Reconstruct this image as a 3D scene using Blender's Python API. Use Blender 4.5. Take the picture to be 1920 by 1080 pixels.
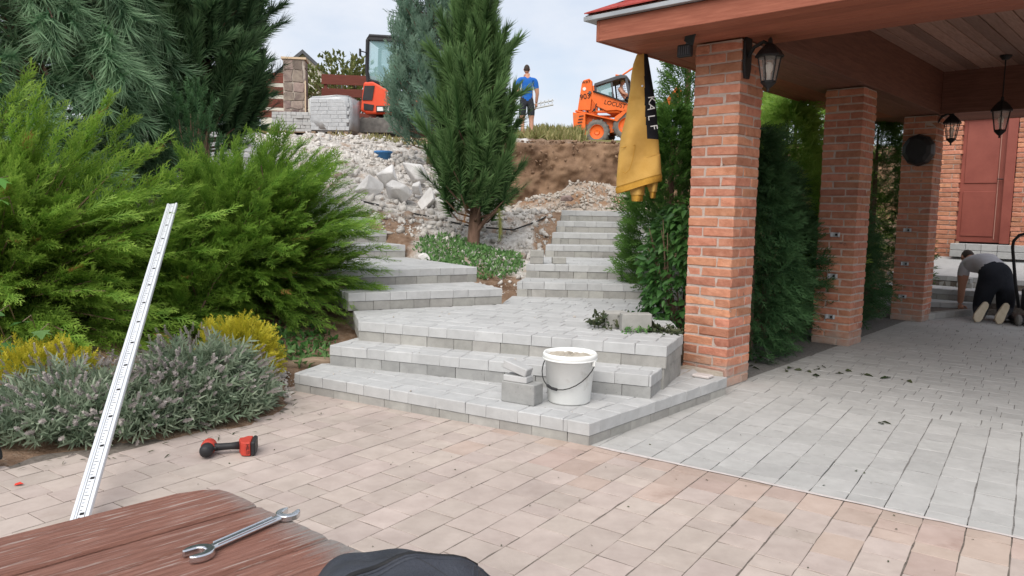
import bpy, bmesh, math, random
import numpy as np
from mathutils import Vector, Matrix, Euler
random.seed(7); rng = np.random.default_rng(7)
R = math.radians
for o in list(bpy.data.objects): bpy.data.objects.remove(o)
SC = bpy.context.scene; COL = SC.collection

# ------------------------------------------------------------------ camera
PITCH, ROLL, CAMH = math.atan(145/1420), R(1.1), 1.31
cam = bpy.data.cameras.new('camera'); camo = bpy.data.objects.new('camera', cam); COL.objects.link(camo)
cam.sensor_width = 36; cam.lens = 36*1420/1920; cam.clip_start = .05; cam.clip_end = 4000
fw = Vector((0, math.cos(PITCH), -math.sin(PITCH))); U0 = Vector((0, math.sin(PITCH), math.cos(PITCH))); X0 = Vector((1, 0, 0))
rt = X0*math.cos(ROLL)+U0*math.sin(ROLL); up = -X0*math.sin(ROLL)+U0*math.cos(ROLL)
camo.matrix_world = Matrix(((rt.x, up.x, -fw.x, 0), (rt.y, up.y, -fw.y, 0), (rt.z, up.z, -fw.z, CAMH), (0, 0, 0, 1)))
SC.camera = camo
# ------------------------------------------------------------------ sky and sun
SUN_EL, SUN_AZ = 48, 200            # azimuth clockwise from +Y: behind the camera, a little to the left
W = bpy.data.worlds.new('World'); SC.world = W; W.use_nodes = True
nt = W.node_tree; N = nt.nodes; L = nt.links; N.clear()
sky = N.new('ShaderNodeTexSky'); sky.sky_type = 'NISHITA'; sky.sun_disc = False
sky.sun_elevation = R(SUN_EL); sky.sun_rotation = R(SUN_AZ); sky.air_density = 1; sky.dust_density = 2; sky.ozone_density = 1
tc = N.new('ShaderNodeTexCoord'); sep = N.new('ShaderNodeSeparateXYZ'); L.new(tc.outputs['Generated'], sep.inputs[0])
ad = N.new('ShaderNodeMath'); ad.operation = 'ADD'; ad.inputs[1].default_value = .28; L.new(sep.outputs[2], ad.inputs[0])
mx = N.new('ShaderNodeMath'); mx.operation = 'MAXIMUM'; mx.inputs[1].default_value = .08; L.new(ad.outputs[0], mx.inputs[0])
dv = N.new('ShaderNodeVectorMath'); dv.operation = 'DIVIDE'; L.new(tc.outputs['Generated'], dv.inputs[0])
cb = N.new('ShaderNodeCombineXYZ')
for i in range(3): L.new(mx.outputs[0], cb.inputs[i])
L.new(cb.outputs[0], dv.inputs[1])
no = N.new('ShaderNodeTexNoise'); no.inputs['Scale'].default_value = 2.6; no.inputs['Detail'].default_value = 9; no.inputs['Roughness'].default_value = .55
L.new(dv.outputs[0], no.inputs['Vector'])
cr = N.new('ShaderNodeValToRGB'); cr.color_ramp.elements[0].position = .30; cr.color_ramp.elements[1].position = .66
cr.color_ramp.elements[0].color = (.55, .55, .55, 1); cr.color_ramp.elements[1].color = (1, 1, 1, 1)
L.new(no.outputs['Fac'], cr.inputs[0])
mix = N.new('ShaderNodeMix'); mix.data_type = 'RGBA'
L.new(cr.outputs[0], mix.inputs['Factor']); L.new(sky.outputs[0], mix.inputs['A']); mix.inputs['B'].default_value = (5.2, 5.45, 5.95, 1)
bg = N.new('ShaderNodeBackground'); bg.inputs['Strength'].default_value = .1
out = N.new('ShaderNodeOutputWorld'); L.new(mix.outputs['Result'], bg.inputs[0]); L.new(bg.outputs[0], out.inputs[0])
sl = bpy.data.lights.new('sun', 'SUN'); sl.energy = 2.3; sl.angle = R(60); sl.color = (1, .95, .88)
so = bpy.data.objects.new('sun', sl); COL.objects.link(so)
sd = Vector((math.sin(R(SUN_AZ))*math.cos(R(SUN_EL)), math.cos(R(SUN_AZ))*math.cos(R(SUN_EL)), math.sin(R(SUN_EL))))
so.rotation_euler = sd.to_track_quat('Z', 'Y').to_euler(); so.location = (0, -4, 12)
SC.view_settings.view_transform = 'Standard'; SC.view_settings.look = 'None'; SC.view_settings.exposure = 0.72; SC.view_settings.gamma = 1
SC.render.engine = 'CYCLES'; SC.cycles.max_bounces = 6; SC.cycles.transparent_max_bounces = 6

# ------------------------------------------------------------------ materials
def mat(name, c1, c2=None, scale=6, rough=.85, bump=0, bscale=60, rnd=0, c3=None, s3=2, t3=.62, metal=0, coord='Object', stretch=None, spec=.3, detail=6, hue=0, attr=None, sharp=.06, coat=0, trans=0, macro=None, base_dirt=None):
    m = bpy.data.materials.new(name); m.use_nodes = True; t = m.node_tree; n = t.nodes; l = t.links
    b = n['Principled BSDF']; b.inputs['Roughness'].default_value = rough; b.inputs['Metallic'].default_value = metal
    b.inputs['Specular IOR Level'].default_value = spec; b.inputs['Coat Weight'].default_value = coat
    c2 = c2 or c1
    tc = n.new('ShaderNodeTexCoord'); vec = tc.outputs[coord]
    oi = n.new('ShaderNodeObjectInfo')
    ad = n.new('ShaderNodeVectorMath'); ad.operation = 'MULTIPLY_ADD'; ad.inputs[1].default_value = (37, 17, 23)
    cbx = n.new('ShaderNodeCombineXYZ')
    for i in range(3): l.new(oi.outputs['Random'], cbx.inputs[i])
    l.new(cbx.outputs[0], ad.inputs[0]); l.new(vec, ad.inputs[2]); vec = ad.outputs[0]
    if stretch:
        mp = n.new('ShaderNodeMapping'); mp.inputs['Scale'].default_value = stretch; l.new(vec, mp.inputs[0]); vec = mp.outputs[0]
    def noise(s, d=detail, r=.6):
        x = n.new('ShaderNodeTexNoise'); x.inputs['Scale'].default_value = s; x.inputs['Detail'].default_value = d; x.inputs['Roughness'].default_value = r
        l.new(vec, x.inputs['Vector']); return x.outputs['Fac']
    def ramp(f, a, bb):
        x = n.new('ShaderNodeMapRange'); x.inputs['From Min'].default_value = a; x.inputs['From Max'].default_value = bb; l.new(f, x.inputs[0]); return x.outputs[0]
    def mixc(f, a, bb):
        x = n.new('ShaderNodeMix'); x.data_type = 'RGBA'; l.new(f, x.inputs['Factor'])
        for nm, v in (('A', a), ('B', bb)):
            if isinstance(v, tuple): x.inputs[nm].default_value = (*v, 1)
            else: l.new(v, x.inputs[nm])
        return x.outputs['Result']
    f = ramp(noise(scale), .32, .68)
    if attr:
        at = n.new('ShaderNodeAttribute'); at.attribute_name = attr; f = at.outputs['Fac']
    col = mixc(f, c1, c2)
    if c3: col = mixc(ramp(noise(s3, 8, .65), t3, t3+sharp), col, c3)
    if rnd or hue:
        h = n.new('ShaderNodeHueSaturation'); l.new(col, h.inputs['Color'])
        v = n.new('ShaderNodeMapRange'); v.inputs['To Min'].default_value = 1-rnd; v.inputs['To Max'].default_value = 1+rnd
        l.new(oi.outputs['Random'], v.inputs[0]); l.new(v.outputs[0], h.inputs['Value'])
        if hue:
            w = n.new('ShaderNodeTexWhiteNoise'); w.noise_dimensions = '1D'; l.new(oi.outputs['Random'], w.inputs['W'])
            v2 = n.new('ShaderNodeMapRange'); v2.inputs['To Min'].default_value = .5-hue; v2.inputs['To Max'].default_value = .5+hue
            l.new(w.outputs['Value'], v2.inputs[0]); l.new(v2.outputs[0], h.inputs['Hue'])
        col = h.outputs['Color']
    if macro or base_dirt:
        ge = n.new('ShaderNodeNewGeometry')
    if macro:                              # stains that run on across neighbouring stones
        xn = n.new('ShaderNodeTexNoise'); xn.inputs['Scale'].default_value = macro[0]; xn.inputs['Detail'].default_value = 7; xn.inputs['Roughness'].default_value = .65; l.new(ge.outputs['Position'], xn.inputs['Vector'])
        xm = n.new('ShaderNodeMapRange'); xm.inputs['From Min'].default_value = .3; xm.inputs['From Max'].default_value = .7; xm.inputs['To Min'].default_value = 1-macro[1]; xm.inputs['To Max'].default_value = 1+macro[1]*.7; l.new(xn.outputs['Fac'], xm.inputs[0])
        xv = n.new('ShaderNodeHueSaturation'); l.new(col, xv.inputs['Color']); l.new(xm.outputs[0], xv.inputs['Value']); col = xv.outputs['Color']
    if base_dirt:                          # splashed dust at the foot of the brickwork
        sz = n.new('ShaderNodeSeparateXYZ'); l.new(ge.outputs['Position'], sz.inputs[0]); yn = n.new('ShaderNodeTexNoise'); yn.inputs['Scale'].default_value = 7; yn.inputs['Detail'].default_value = 6; l.new(ge.outputs['Position'], yn.inputs['Vector'])
        ya = n.new('ShaderNodeMath'); ya.operation = 'MULTIPLY_ADD'; ya.inputs[1].default_value = -.55; l.new(yn.outputs['Fac'], ya.inputs[0]); l.new(sz.outputs[2], ya.inputs[2])
        col = mixc(ramp(ya.outputs[0], -.06, -.34), col, base_dirt)
    l.new(col, b.inputs['Base Color'])
    if bump:
        bp = n.new('ShaderNodeBump'); bp.inputs['Strength'].default_value = bump; bp.inputs['Distance'].default_value = .01
        l.new(noise(bscale, 5, .7), bp.inputs['Height']); l.new(bp.outputs[0], b.inputs['Normal'])
    if trans:
        b.inputs['Transmission Weight'].default_value = trans
    return m
def leafmat(name, c1, c2, tip=None, rough=.55, tr=.35):
    m = bpy.data.materials.new(name); m.use_nodes = True; t = m.node_tree; n = t.nodes; l = t.links
    b = n['Principled BSDF']; b.inputs['Roughness'].default_value = rough; b.inputs['Specular IOR Level'].default_value = .25
    a = n.new('ShaderNodeAttribute'); a.attribute_name = 'v'; s = n.new('ShaderNodeSeparateColor'); l.new(a.outputs['Color'], s.inputs[0])
    x = n.new('ShaderNodeMix'); x.data_type = 'RGBA'; x.inputs['A'].default_value = (*c1, 1); x.inputs['B'].default_value = (*c2, 1); l.new(s.outputs[0], x.inputs['Factor']); c = x.outputs['Result']
    if tip:
        y = n.new('ShaderNodeMix'); y.data_type = 'RGBA'; l.new(c, y.inputs['A']); y.inputs['B'].default_value = (*tip, 1); l.new(s.outputs[1], y.inputs['Factor']); c = y.outputs['Result']
    l.new(c, b.inputs['Base Color'])
    tl = n.new('ShaderNodeBsdfTranslucent'); l.new(c, tl.inputs[0]); ms = n.new('ShaderNodeMixShader'); ms.inputs[0].default_value = tr
    l.new(b.outputs[0], ms.inputs[1]); l.new(tl.outputs[0], ms.inputs[2]); l.new(ms.outputs[0], n['Material Output'].inputs[0])
    return m
def glass(name, col=(.9, .95, .97), alpha=.3, rough=.05):
    m = bpy.data.materials.new(name); m.use_nodes = True; b = m.node_tree.nodes['Principled BSDF']
    b.inputs['Base Color'].default_value = (*col, 1); b.inputs['Roughness'].default_value = rough; b.inputs['Alpha'].default_value = alpha; return m

M = {}
M['grey_paver'] = mat('grey_paver', (.365, .36, .348), (.42, .415, .402), 14, .9, .2, 160, rnd=.07, c3=(.35, .345, .33), s3=5, t3=.64, hue=.008, macro=(1.3, .10))
M['grey_paver_stuff'] = mat('grey_paver_joined', (.365, .36, .348), (.42, .415, .402), 9, .9, .2, 160, c3=(.36, .355, .34), s3=2.5, t3=.6, macro=(1.3, .10))
M['step_paver'] = mat('step_paver', (.40, .402, .40), (.46, .462, .46), 12, .92, .22, 190, rnd=.07, c3=(.32, .315, .305), s3=75, t3=.63, hue=.006, macro=(2.2, .09))
M['step_block'] = mat('step_block', (.295, .288, .27), (.365, .356, .332), 14, .92, .3, 190, rnd=.12, c3=(.26, .255, .245), s3=75, t3=.61, hue=.015, macro=(3, .12))  # warm concrete tone, with riser shade darkened into the colour
M['dark_block'] = mat('dark_block', (.25, .25, .245), (.33, .33, .32), 10, .92, .3, 150, rnd=.13, c3=(.2, .2, .19), s3=60, t3=.62)
M['tan_paver'] = mat('tan_paver', (.385, .32, .285), (.455, .385, .345), 9, .9, .2, 150, rnd=.07, c3=(.335, .27, .235), s3=3, t3=.62, sharp=.15, hue=.008, macro=(1.6, .13))
M['rust_paver'] = mat('rust_paver', (.375, .288, .245), (.445, .352, .305), 7, .9, .2, 150, rnd=.09, c3=(.31, .225, .185), s3=4, t3=.6, sharp=.15, hue=.008, macro=(1.6, .13))
M['joint'] = mat('joint_sand', (.10, .085, .072), (.20, .172, .148), 40, .95, .4, 200)
M['grey_joint'] = mat('grey_joint_sand', (.13, .125, .118), (.24, .23, .22), 40, .95, .4, 200)
M['mortar_strip'] = mat('pale_mortar', (.48, .43, .41), (.60, .55, .53), 30, .95, .4, 120)
M['brick'] = mat('brick', (.405, .162, .096), (.54, .25, .162), 16, .85, 1, 34, rnd=.2, c3=(.12, .08, .07), s3=7, t3=.655, sharp=.07, hue=.007, macro=(2.5, .14), base_dirt=(.36, .31, .27))
M['mortar'] = mat('mortar', (.42, .335, .29), (.54, .44, .385), 30, .95, .6, 150, base_dirt=(.36, .31, .27))
M['wood_red'] = mat('stained_wood', (.25, .076, .044), (.36, .125, .076), 5, .6, .25, 30, rnd=.14, stretch=(1, 14, 14), c3=(.17, .05, .03), s3=2.6, t3=.66)
M['wood_dark'] = mat('dark_boards', (.17, .075, .055), (.27, .125, .09), 5, .6, .3, 30, rnd=.25, stretch=(1, 14, 14))
M['wood_ceiling'] = mat('ceiling_boards', (.28, .155, .12), (.43, .265, .21), 5, .55, .4, 30, rnd=.38, stretch=(1, 14, 14), c3=(.12, .07, .055), s3=3, t3=.64)
M['door'] = mat('door_paint', (.22, .06, .046), (.27, .08, .06), 4, .5, .1, 40)
M['shingle'] = mat('roof_shingle', (.25, .035, .03), (.34, .06, .05), 40, .95, .6, 200, rnd=.2)
M['zinc'] = mat('zinc_strip', (.34, .36, .38), (.44, .46, .48), 4, .5, .05, 40, metal=.4)
M['soil'] = mat('soil', (.16, .095, .06), (.28, .185, .125), 7, .95, .8, 40)
def table_mat():
    m = mat('table_wood', (.19, .078, .055), (.36, .175, .13), 5, .65, .8, 40, stretch=(2, 34, 34), rnd=.12, c3=(.46, .36, .32), s3=3.5, t3=.565, sharp=.09, detail=10)
    t = m.node_tree; n = t.nodes; l = t.links; b = n['Principled BSDF']; old = b.inputs['Base Color'].links[0].from_socket
    tc = n.new('ShaderNodeTexCoord'); sx = n.new('ShaderNodeSeparateXYZ'); l.new(tc.outputs['Object'], sx.inputs[0])
    mp = n.new('ShaderNodeMapping'); mp.inputs['Scale'].default_value = (7, 110, 110); l.new(tc.outputs['Object'], mp.inputs[0]); no = n.new('ShaderNodeTexNoise'); no.inputs['Scale'].default_value = 1.5; no.inputs['Detail'].default_value = 8; l.new(mp.outputs[0], no.inputs['Vector'])
    ma = n.new('ShaderNodeMath'); ma.operation = 'MULTIPLY_ADD'; ma.inputs[1].default_value = .16; l.new(no.outputs['Fac'], ma.inputs[0]); l.new(sx.outputs[0], ma.inputs[2])
    mr = n.new('ShaderNodeMapRange'); mr.inputs['From Min'].default_value = .05; mr.inputs['From Max'].default_value = .11; l.new(ma.outputs[0], mr.inputs[0])
    x = n.new('ShaderNodeMix'); x.data_type = 'RGBA'; l.new(mr.outputs[0], x.inputs['Factor']); l.new(old, x.inputs['A']); x.inputs['B'].default_value = (.31, .28, .262, 1); l.new(x.outputs['Result'], b.inputs['Base Color']); return m
M['table'] = table_mat()
M['black'] = mat('black_plastic', (.018, .018, .02), (.028, .028, .03), 8, .5, .1, 60)
M['iron'] = mat('black_iron', (.012, .012, .013), (.02, .02, .021), 8, .45, .2, 60)
M['steel'] = mat('polished_steel', (.62, .63, .65), (.72, .73, .75), 5, .22, .04, 60, metal=1)
M['galv'] = mat('galvanised', (.5, .52, .54), (.62, .64, .66), 12, .45, .1, 60, metal=.7)
M['alu'] = mat('aluminium', (.66, .68, .71), (.74, .76, .79), 6, .4, .05, 60, metal=.35)
M['white_plastic'] = mat('white_plastic', (.74, .75, .73), (.82, .83, .81), 5, .5, .05, 40, c3=(.52, .5, .45), s3=5, t3=.63, sharp=.15)
M['mortar_mix'] = mat('dry_mortar', (.33, .29, .235), (.47, .43, .37), 22, .95, 1, 60)
M['bark'] = mat('bark', (.11, .065, .045), (.21, .13, .095), 18, .95, 1, 45, stretch=(1, 1, .35))
M['twig'] = mat('twig', (.14, .09, .055), (.22, .15, .1), 18, .95)
M['rock'] = mat('boulder', (.54, .52, .5), (.74, .72, .70), 5, .95, .8, 40, c3=(.27, .22, .19), s3=2.2, t3=.63, sharp=.05, rnd=.12)
M['rubble'] = mat('rubble', (.40, .375, .345), (.64, .61, .575), 3, .95, .6, 60, c3=(.26, .19, .145), s3=1.7, t3=.55, sharp=.10)
M['clod'] = mat('clod', (.18, .11, .07), (.31, .205, .135), 4, .95, .8, 60)
M['orange'] = mat('orange_paint', (.70, .125, .018), (.78, .16, .028), 3, .45, .03, 40, c3=(.33, .17, .09), s3=3.5, t3=.6, sharp=.16)
M['red_paint'] = mat('red_orange_paint', (.62, .06, .022), (.70, .085, .03), 3, .45, .02, 40, c3=(.4, .12, .07), s3=5, t3=.66, sharp=.2)
M['tool_red'] = mat('tool_red', (.40, .04, .025), (.48, .06, .04), 12, .55, .1, 60, c3=(.3, .14, .11), s3=20, t3=.64, sharp=.15)
M['tyre'] = mat('dusty_tyre', (.10, .095, .09), (.2, .19, .175), 8, .95, .5, 60)
M['skin'] = mat('skin', (.46, .235, .155), (.54, .29, .2), 9, .6, .1, 80)
M['blue_cloth'] = mat('blue_cloth', (.012, .105, .42), (.018, .14, .5), 8, .85, .5, 20)
M['navy_cloth'] = mat('navy_cloth', (.02, .022, .03), (.035, .037, .048), 8, .9, .5, 25)
M['grey_cloth'] = mat('grey_cloth', (.47, .46, .48), (.55, .54, .56), 8, .9, .5, 25)
M['black_jeans'] = mat('black_jeans', (.012, .014, .02), (.024, .026, .034), 6, .9, .6, 25)
M['hair'] = mat('short_hair', (.03, .022, .018), (.06, .045, .035), 60, .8, .6, 200)
M['yellow_cloth'] = mat('yellow_cloth', (.50, .285, .065), (.58, .345, .095), 7, .92, .35, 60, c3=(.45, .25, .06), s3=3, t3=.62, sharp=.2)
M['yellow_rib'] = mat('yellow_rib', (.46, .235, .035), (.52, .28, .045), 40, .92, .6, 120)
M['black_cloth'] = mat('black_cloth', (.012, .012, .016), (.02, .02, .026), 8, .9, .4, 60)
M['sole'] = mat('shoe_sole', (.42, .35, .25), (.52, .45, .34), 12, .9, .4, 60)
M['shoe'] = mat('shoe_cloth', (.05, .045, .045), (.09, .08, .08), 12, .9, .4, 60)
M['letter'] = mat('pale_print', (.7, .7, .68))
M['dark_letter'] = mat('dark_print', (.015, .014, .014))
M['stone_a'] = mat('field_stone', (.16, .12, .11), (.3, .24, .2), 6, .9, .6, 30, rnd=.3, hue=.02)
M['stone_mortar'] = mat('stone_joint', (.38, .33, .28), (.48, .42, .36), 20, .95)
M['fence'] = mat('fence_paint', (.115, .032, .022), (.16, .048, .034), 5, .8, .2, 30, stretch=(1, 10, 10), rnd=.1)
M['gravel_stone'] = mat('gravel_stone', (.33, .285, .24), (.52, .48, .43), 3, .95, .6, 60)
M['film'] = mat('stretch_film', (.36, .375, .39), (.47, .485, .5), 9, .3, .5, 14, spec=.5)
M['lath'] = mat('pale_timber', (.5, .38, .26), (.6, .47, .33), 5, .8, .1, 40)
M['log'] = mat('old_log', (.2, .14, .095), (.32, .24, .17), 6, .9, .6, 30, stretch=(1, 8, 8))
M['house_wall'] = mat('far_brick', (.38, .2, .16), (.46, .26, .21), 6, .9)
M['plaster'] = mat('plaster', (.55, .52, .46), (.62, .6, .54), 4, .9)
M['slate'] = mat('slate_roof', (.07, .075, .085), (.1, .105, .115), 5, .8)
M['red_glass'] = mat('red_petal', (.5, .03, .015), (.6, .05, .03), 20, .5)
M['blue_plastic'] = mat('blue_plastic', (.06, .2, .45), (.08, .26, .55), 8, .5)
M['mat_weave'] = mat('woven_mat', (.17, .12, .085), (.3, .22, .16), 30, .95, 1, 60, stretch=(1, 1, 3))
M['glass'] = glass('lamp_glass', (.75, .72, .68), .22)
M['cab_glass'] = glass('cab_glass', (.30, .50, .53), .42)
M['bulb'] = glass('bulb_glass', (.95, .93, .85), .6)
M['gold_cap'] = mat('cap_cloth', (.5, .42, .2), (.55, .47, .25), 8)
M['wire'] = mat('cable', (.03, .03, .03))
# ------------------------------------------------------------------ building helpers
def link(o, parent=None):
    COL.objects.link(o)
    if parent is not None: o.parent = parent
    return o
def tag(o, label=None, cat=None, group=None, kind=None):
    if label: o['label'] = label
    if cat: o['category'] = cat
    if group: o['group'] = group
    if kind: o['kind'] = kind
    return o
def empty(name, loc=(0, 0, 0), rz=0, label=None, cat=None, group=None):
    o = bpy.data.objects.new(name, None); o.location = loc; o.rotation_euler = (0, 0, rz); o.empty_display_size = .1
    return tag(link(o), label, cat, group)
def pydata(name, v, f, m, parent=None, smooth=False, loc=None):
    me = bpy.data.meshes.new(name); me.from_pydata([tuple(x) for x in v], [], f); me.update()
    if smooth: me.polygons.foreach_set('use_smooth', [True]*len(me.polygons))
    for mm in (m if isinstance(m, (list, tuple)) else [m]): me.materials.append(M[mm] if isinstance(mm, str) else mm)
    o = bpy.data.objects.new(name, me)
    if loc is not None: o.location = loc
    return link(o, parent)
def npmesh(name, V, F, m, parent=None, vcol=None, smooth=False):
    me = bpy.data.meshes.new(name); V = np.asarray(V, np.float32); F = np.asarray(F, np.int32); k = F.shape[1]
    me.vertices.add(len(V)); me.vertices.foreach_set('co', V.ravel())
    me.loops.add(F.size); me.loops.foreach_set('vertex_index', F.ravel())
    me.polygons.add(len(F)); me.polygons.foreach_set('loop_start', np.arange(0, F.size, k, dtype=np.int32)); me.polygons.foreach_set('loop_total', np.full(len(F), k, np.int32))
    if smooth: me.polygons.foreach_set('use_smooth', np.ones(len(F), bool))
    me.update(calc_edges=True)
    if vcol is not None:
        a = me.color_attributes.new('v', 'FLOAT_COLOR', 'POINT'); a.data.foreach_set('color', np.asarray(vcol, np.float32).ravel())
    me.materials.append(M[m] if isinstance(m, str) else m)
    return link(bpy.data.objects.new(name, me), parent)
class MB:
    def __init__(s): s.v = []; s.f = []
    def add(s, v, f):
        k = len(s.v); s.v += [tuple(x) for x in v]; s.f += [tuple(i+k for i in q) for q in f]; return s
    def box(s, c, d, rot=None, bev=0):
        x, y, z = [q/2 for q in d]
        if bev:
            bm = bmesh.new(); bmesh.ops.create_cube(bm, size=1)
            for q in bm.verts: q.co = Vector((q.co.x*d[0], q.co.y*d[1], q.co.z*d[2]))
            bmesh.ops.bevel(bm, geom=bm.edges[:], offset=bev, segments=1, affect='EDGES')
            bm.verts.index_update(); v = [q.co.copy() for q in bm.verts]; f = [tuple(q.index for q in p.verts) for p in bm.faces]; bm.free()
        else:
            v = [Vector(p) for p in ((-x, -y, -z), (x, -y, -z), (x, y, -z), (-x, y, -z), (-x, -y, z), (x, -y, z), (x, y, z), (-x, y, z))]
            f = [(0, 3, 2, 1), (4, 5, 6, 7), (0, 1, 5, 4), (1, 2, 6, 5), (2, 3, 7, 6), (3, 0, 4, 7)]
        if rot is not None: v = [rot @ q for q in v]
        return s.add([q+Vector(c) for q in v], f)
    def tube(s, pts, r, n=8, cap=True):
        pts = [Vector(p) for p in pts]; rs = r if isinstance(r, (list, tuple)) else [r]*len(pts); v = []; f = []
        ref = None
        for i, p in enumerate(pts):
            t = (pts[min(i+1, len(pts)-1)]-pts[max(i-1, 0)]).normalized()
            if ref is None: ref = t.orthogonal().normalized()
            a = (ref-t*ref.dot(t)).normalized(); ref = a; b = t.cross(a)
            for k in range(n):
                an = 2*math.pi*k/n; v.append(p+(a*math.cos(an)+b*math.sin(an))*rs[i])
        for i in range(len(pts)-1):
            for k in range(n): f.append((i*n+k, i*n+(k+1) % n, (i+1)*n+(k+1) % n, (i+1)*n+k))
        if cap: f.append(tuple(range(n-1, -1, -1))); f.append(tuple((len(pts)-1)*n+k for k in range(n)))
        return s.add(v, f)
    def lathe(s, prof, n=24, c=(0, 0, 0), M4=None):
        v = []; f = []
        for r, z in prof:
            for k in range(n): a = 2*math.pi*k/n; v.append(Vector((r*math.cos(a), r*math.sin(a), z)))
        for i in range(len(prof)-1):
            for k in range(n): f.append((i*n+k, i*n+(k+1) % n, (i+1)*n+(k+1) % n, (i+1)*n+k))
        if M4 is not None: v = [M4 @ q for q in v]
        return s.add([q+Vector(c) for q in v], f)
    def prism(s, poly, d, M4=None):      # polygon in local XZ, extruded along Y by d centred
        n = len(poly); v = [Vector((x, -d/2, z)) for x, z in poly]+[Vector((x, d/2, z)) for x, z in poly]
        f = [tuple(range(n)), tuple(range(2*n-1, n-1, -1))]+[(i+n, (i+1) % n+n, (i+1) % n, i) for i in range(n)]
        if M4 is not None: v = [M4 @ q for q in v]
        return s.add(v, f)
    def slab(s, poly, z0, z1):           # polygon in XY
        n = len(poly); v = [(x, y, z0) for x, y in poly]+[(x, y, z1) for x, y in poly]
        return s.add(v, [tuple(range(n-1, -1, -1)), tuple(range(n, 2*n))]+[(i, (i+1) % n, (i+1) % n+n, i+n) for i in range(n)])
    def build(s, name, m, parent=None, smooth=False, bevel=0, loc=None, auto=False):
        o = pydata(name, s.v, s.f, m, parent, smooth, loc)
        bm = bmesh.new(); bm.from_mesh(o.data); bmesh.ops.recalc_face_normals(bm, faces=bm.faces); bm.to_mesh(o.data); bm.free()
        if bevel:
            b = o.modifiers.new('b', 'BEVEL'); b.width = bevel; b.segments = 2; b.limit_method = 'ANGLE'; b.angle_limit = R(40)
        if auto: smooth_by_angle(o)
        return o
def smooth_by_angle(o, ang=38):
    me = o.data; me.polygons.foreach_set('use_smooth', [True]*len(me.polygons)); me.set_sharp_from_angle(angle=R(ang))
def text(name, body, size, m, parent, M4, ext=.002):
    c = bpy.data.curves.new(name, 'FONT'); c.body = body; c.size = size; c.extrude = ext; c.align_x = 'CENTER'; c.align_y = 'CENTER'
    o = bpy.data.objects.new(name, c); COL.objects.link(o); bpy.context.view_layer.update()
    me = bpy.data.meshes.new_from_object(o.evaluated_get(bpy.context.evaluated_depsgraph_get())); bpy.data.objects.remove(o)
    me.materials.clear(); me.materials.append(M[m]); o = bpy.data.objects.new(name, me); link(o, parent); o.matrix_local = M4; return o
def copy_tree(o, parent=None):
    c = o.copy(); COL.objects.link(c); c.parent = parent
    for ch in o.children: copy_tree(ch, c)
    return c
def frame(x, y, z, o=(0, 0, 0)):
    return Matrix(((x[0], y[0], z[0], o[0]), (x[1], y[1], z[1], o[1]), (x[2], y[2], z[2], o[2]), (0, 0, 0, 1)))
def sstep(a, b, x):
    t = np.clip((x-a)/(b-a), 0, 1); return t*t*(3-2*t)
AZ = lambda d: Vector((math.sin(R(d)), math.cos(R(d)), 0))
e1 = AZ(42.7); e2 = AZ(132.7); C1 = Vector((1.64, 5.66, 0))       # gazebo axes: along the pillar row, and to the right
def G(a, b, z=0): return C1+e1*a+e2*b+Vector((0, 0, z))
def inview(p, mg=.06):
    d = Vector(p)-Vector((0, 0, CAMH)); w = d.dot(fw)
    if w < .1: return False
    u = d.dot(rt)/w*1420/1920; v = d.dot(up)/w*1420/1080
    return abs(u) < .5+mg and abs(v) < .5+mg
# ------------------------------------------------------------------ ground
_T = rng.random((256, 256))
def vn(x, y):
    xi = np.floor(x).astype(int); yi = np.floor(y).astype(int); fx = x-xi; fy = y-yi; fx = fx*fx*(3-2*fx); fy = fy*fy*(3-2*fy)
    g = lambda i, j: _T[i & 255, j & 255]
    return (g(xi, yi)*(1-fx)+g(xi+1, yi)*fx)*(1-fy)+(g(xi, yi+1)*(1-fx)+g(xi+1, yi+1)*fx)*fy-.5
def fbm(x, y, s, o=4):
    r = 0
    for i in range(o): r = r+vn(x*s*2**i+17*i, y*s*2**i+31*i)/1.8**i
    return r
EDGE_Y = [-20, 2.0, 3.0, 3.6, 3.9, 4.5, 4.95, 5.43, 5.7, 5.95]; EDGE_X = [-40, -5.2, -3.5, -2.55, -2.02, -1.5, -1.50, -1.66, -1.4, -1.25]
def edge(y): return np.interp(y, EDGE_Y, EDGE_X)
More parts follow.
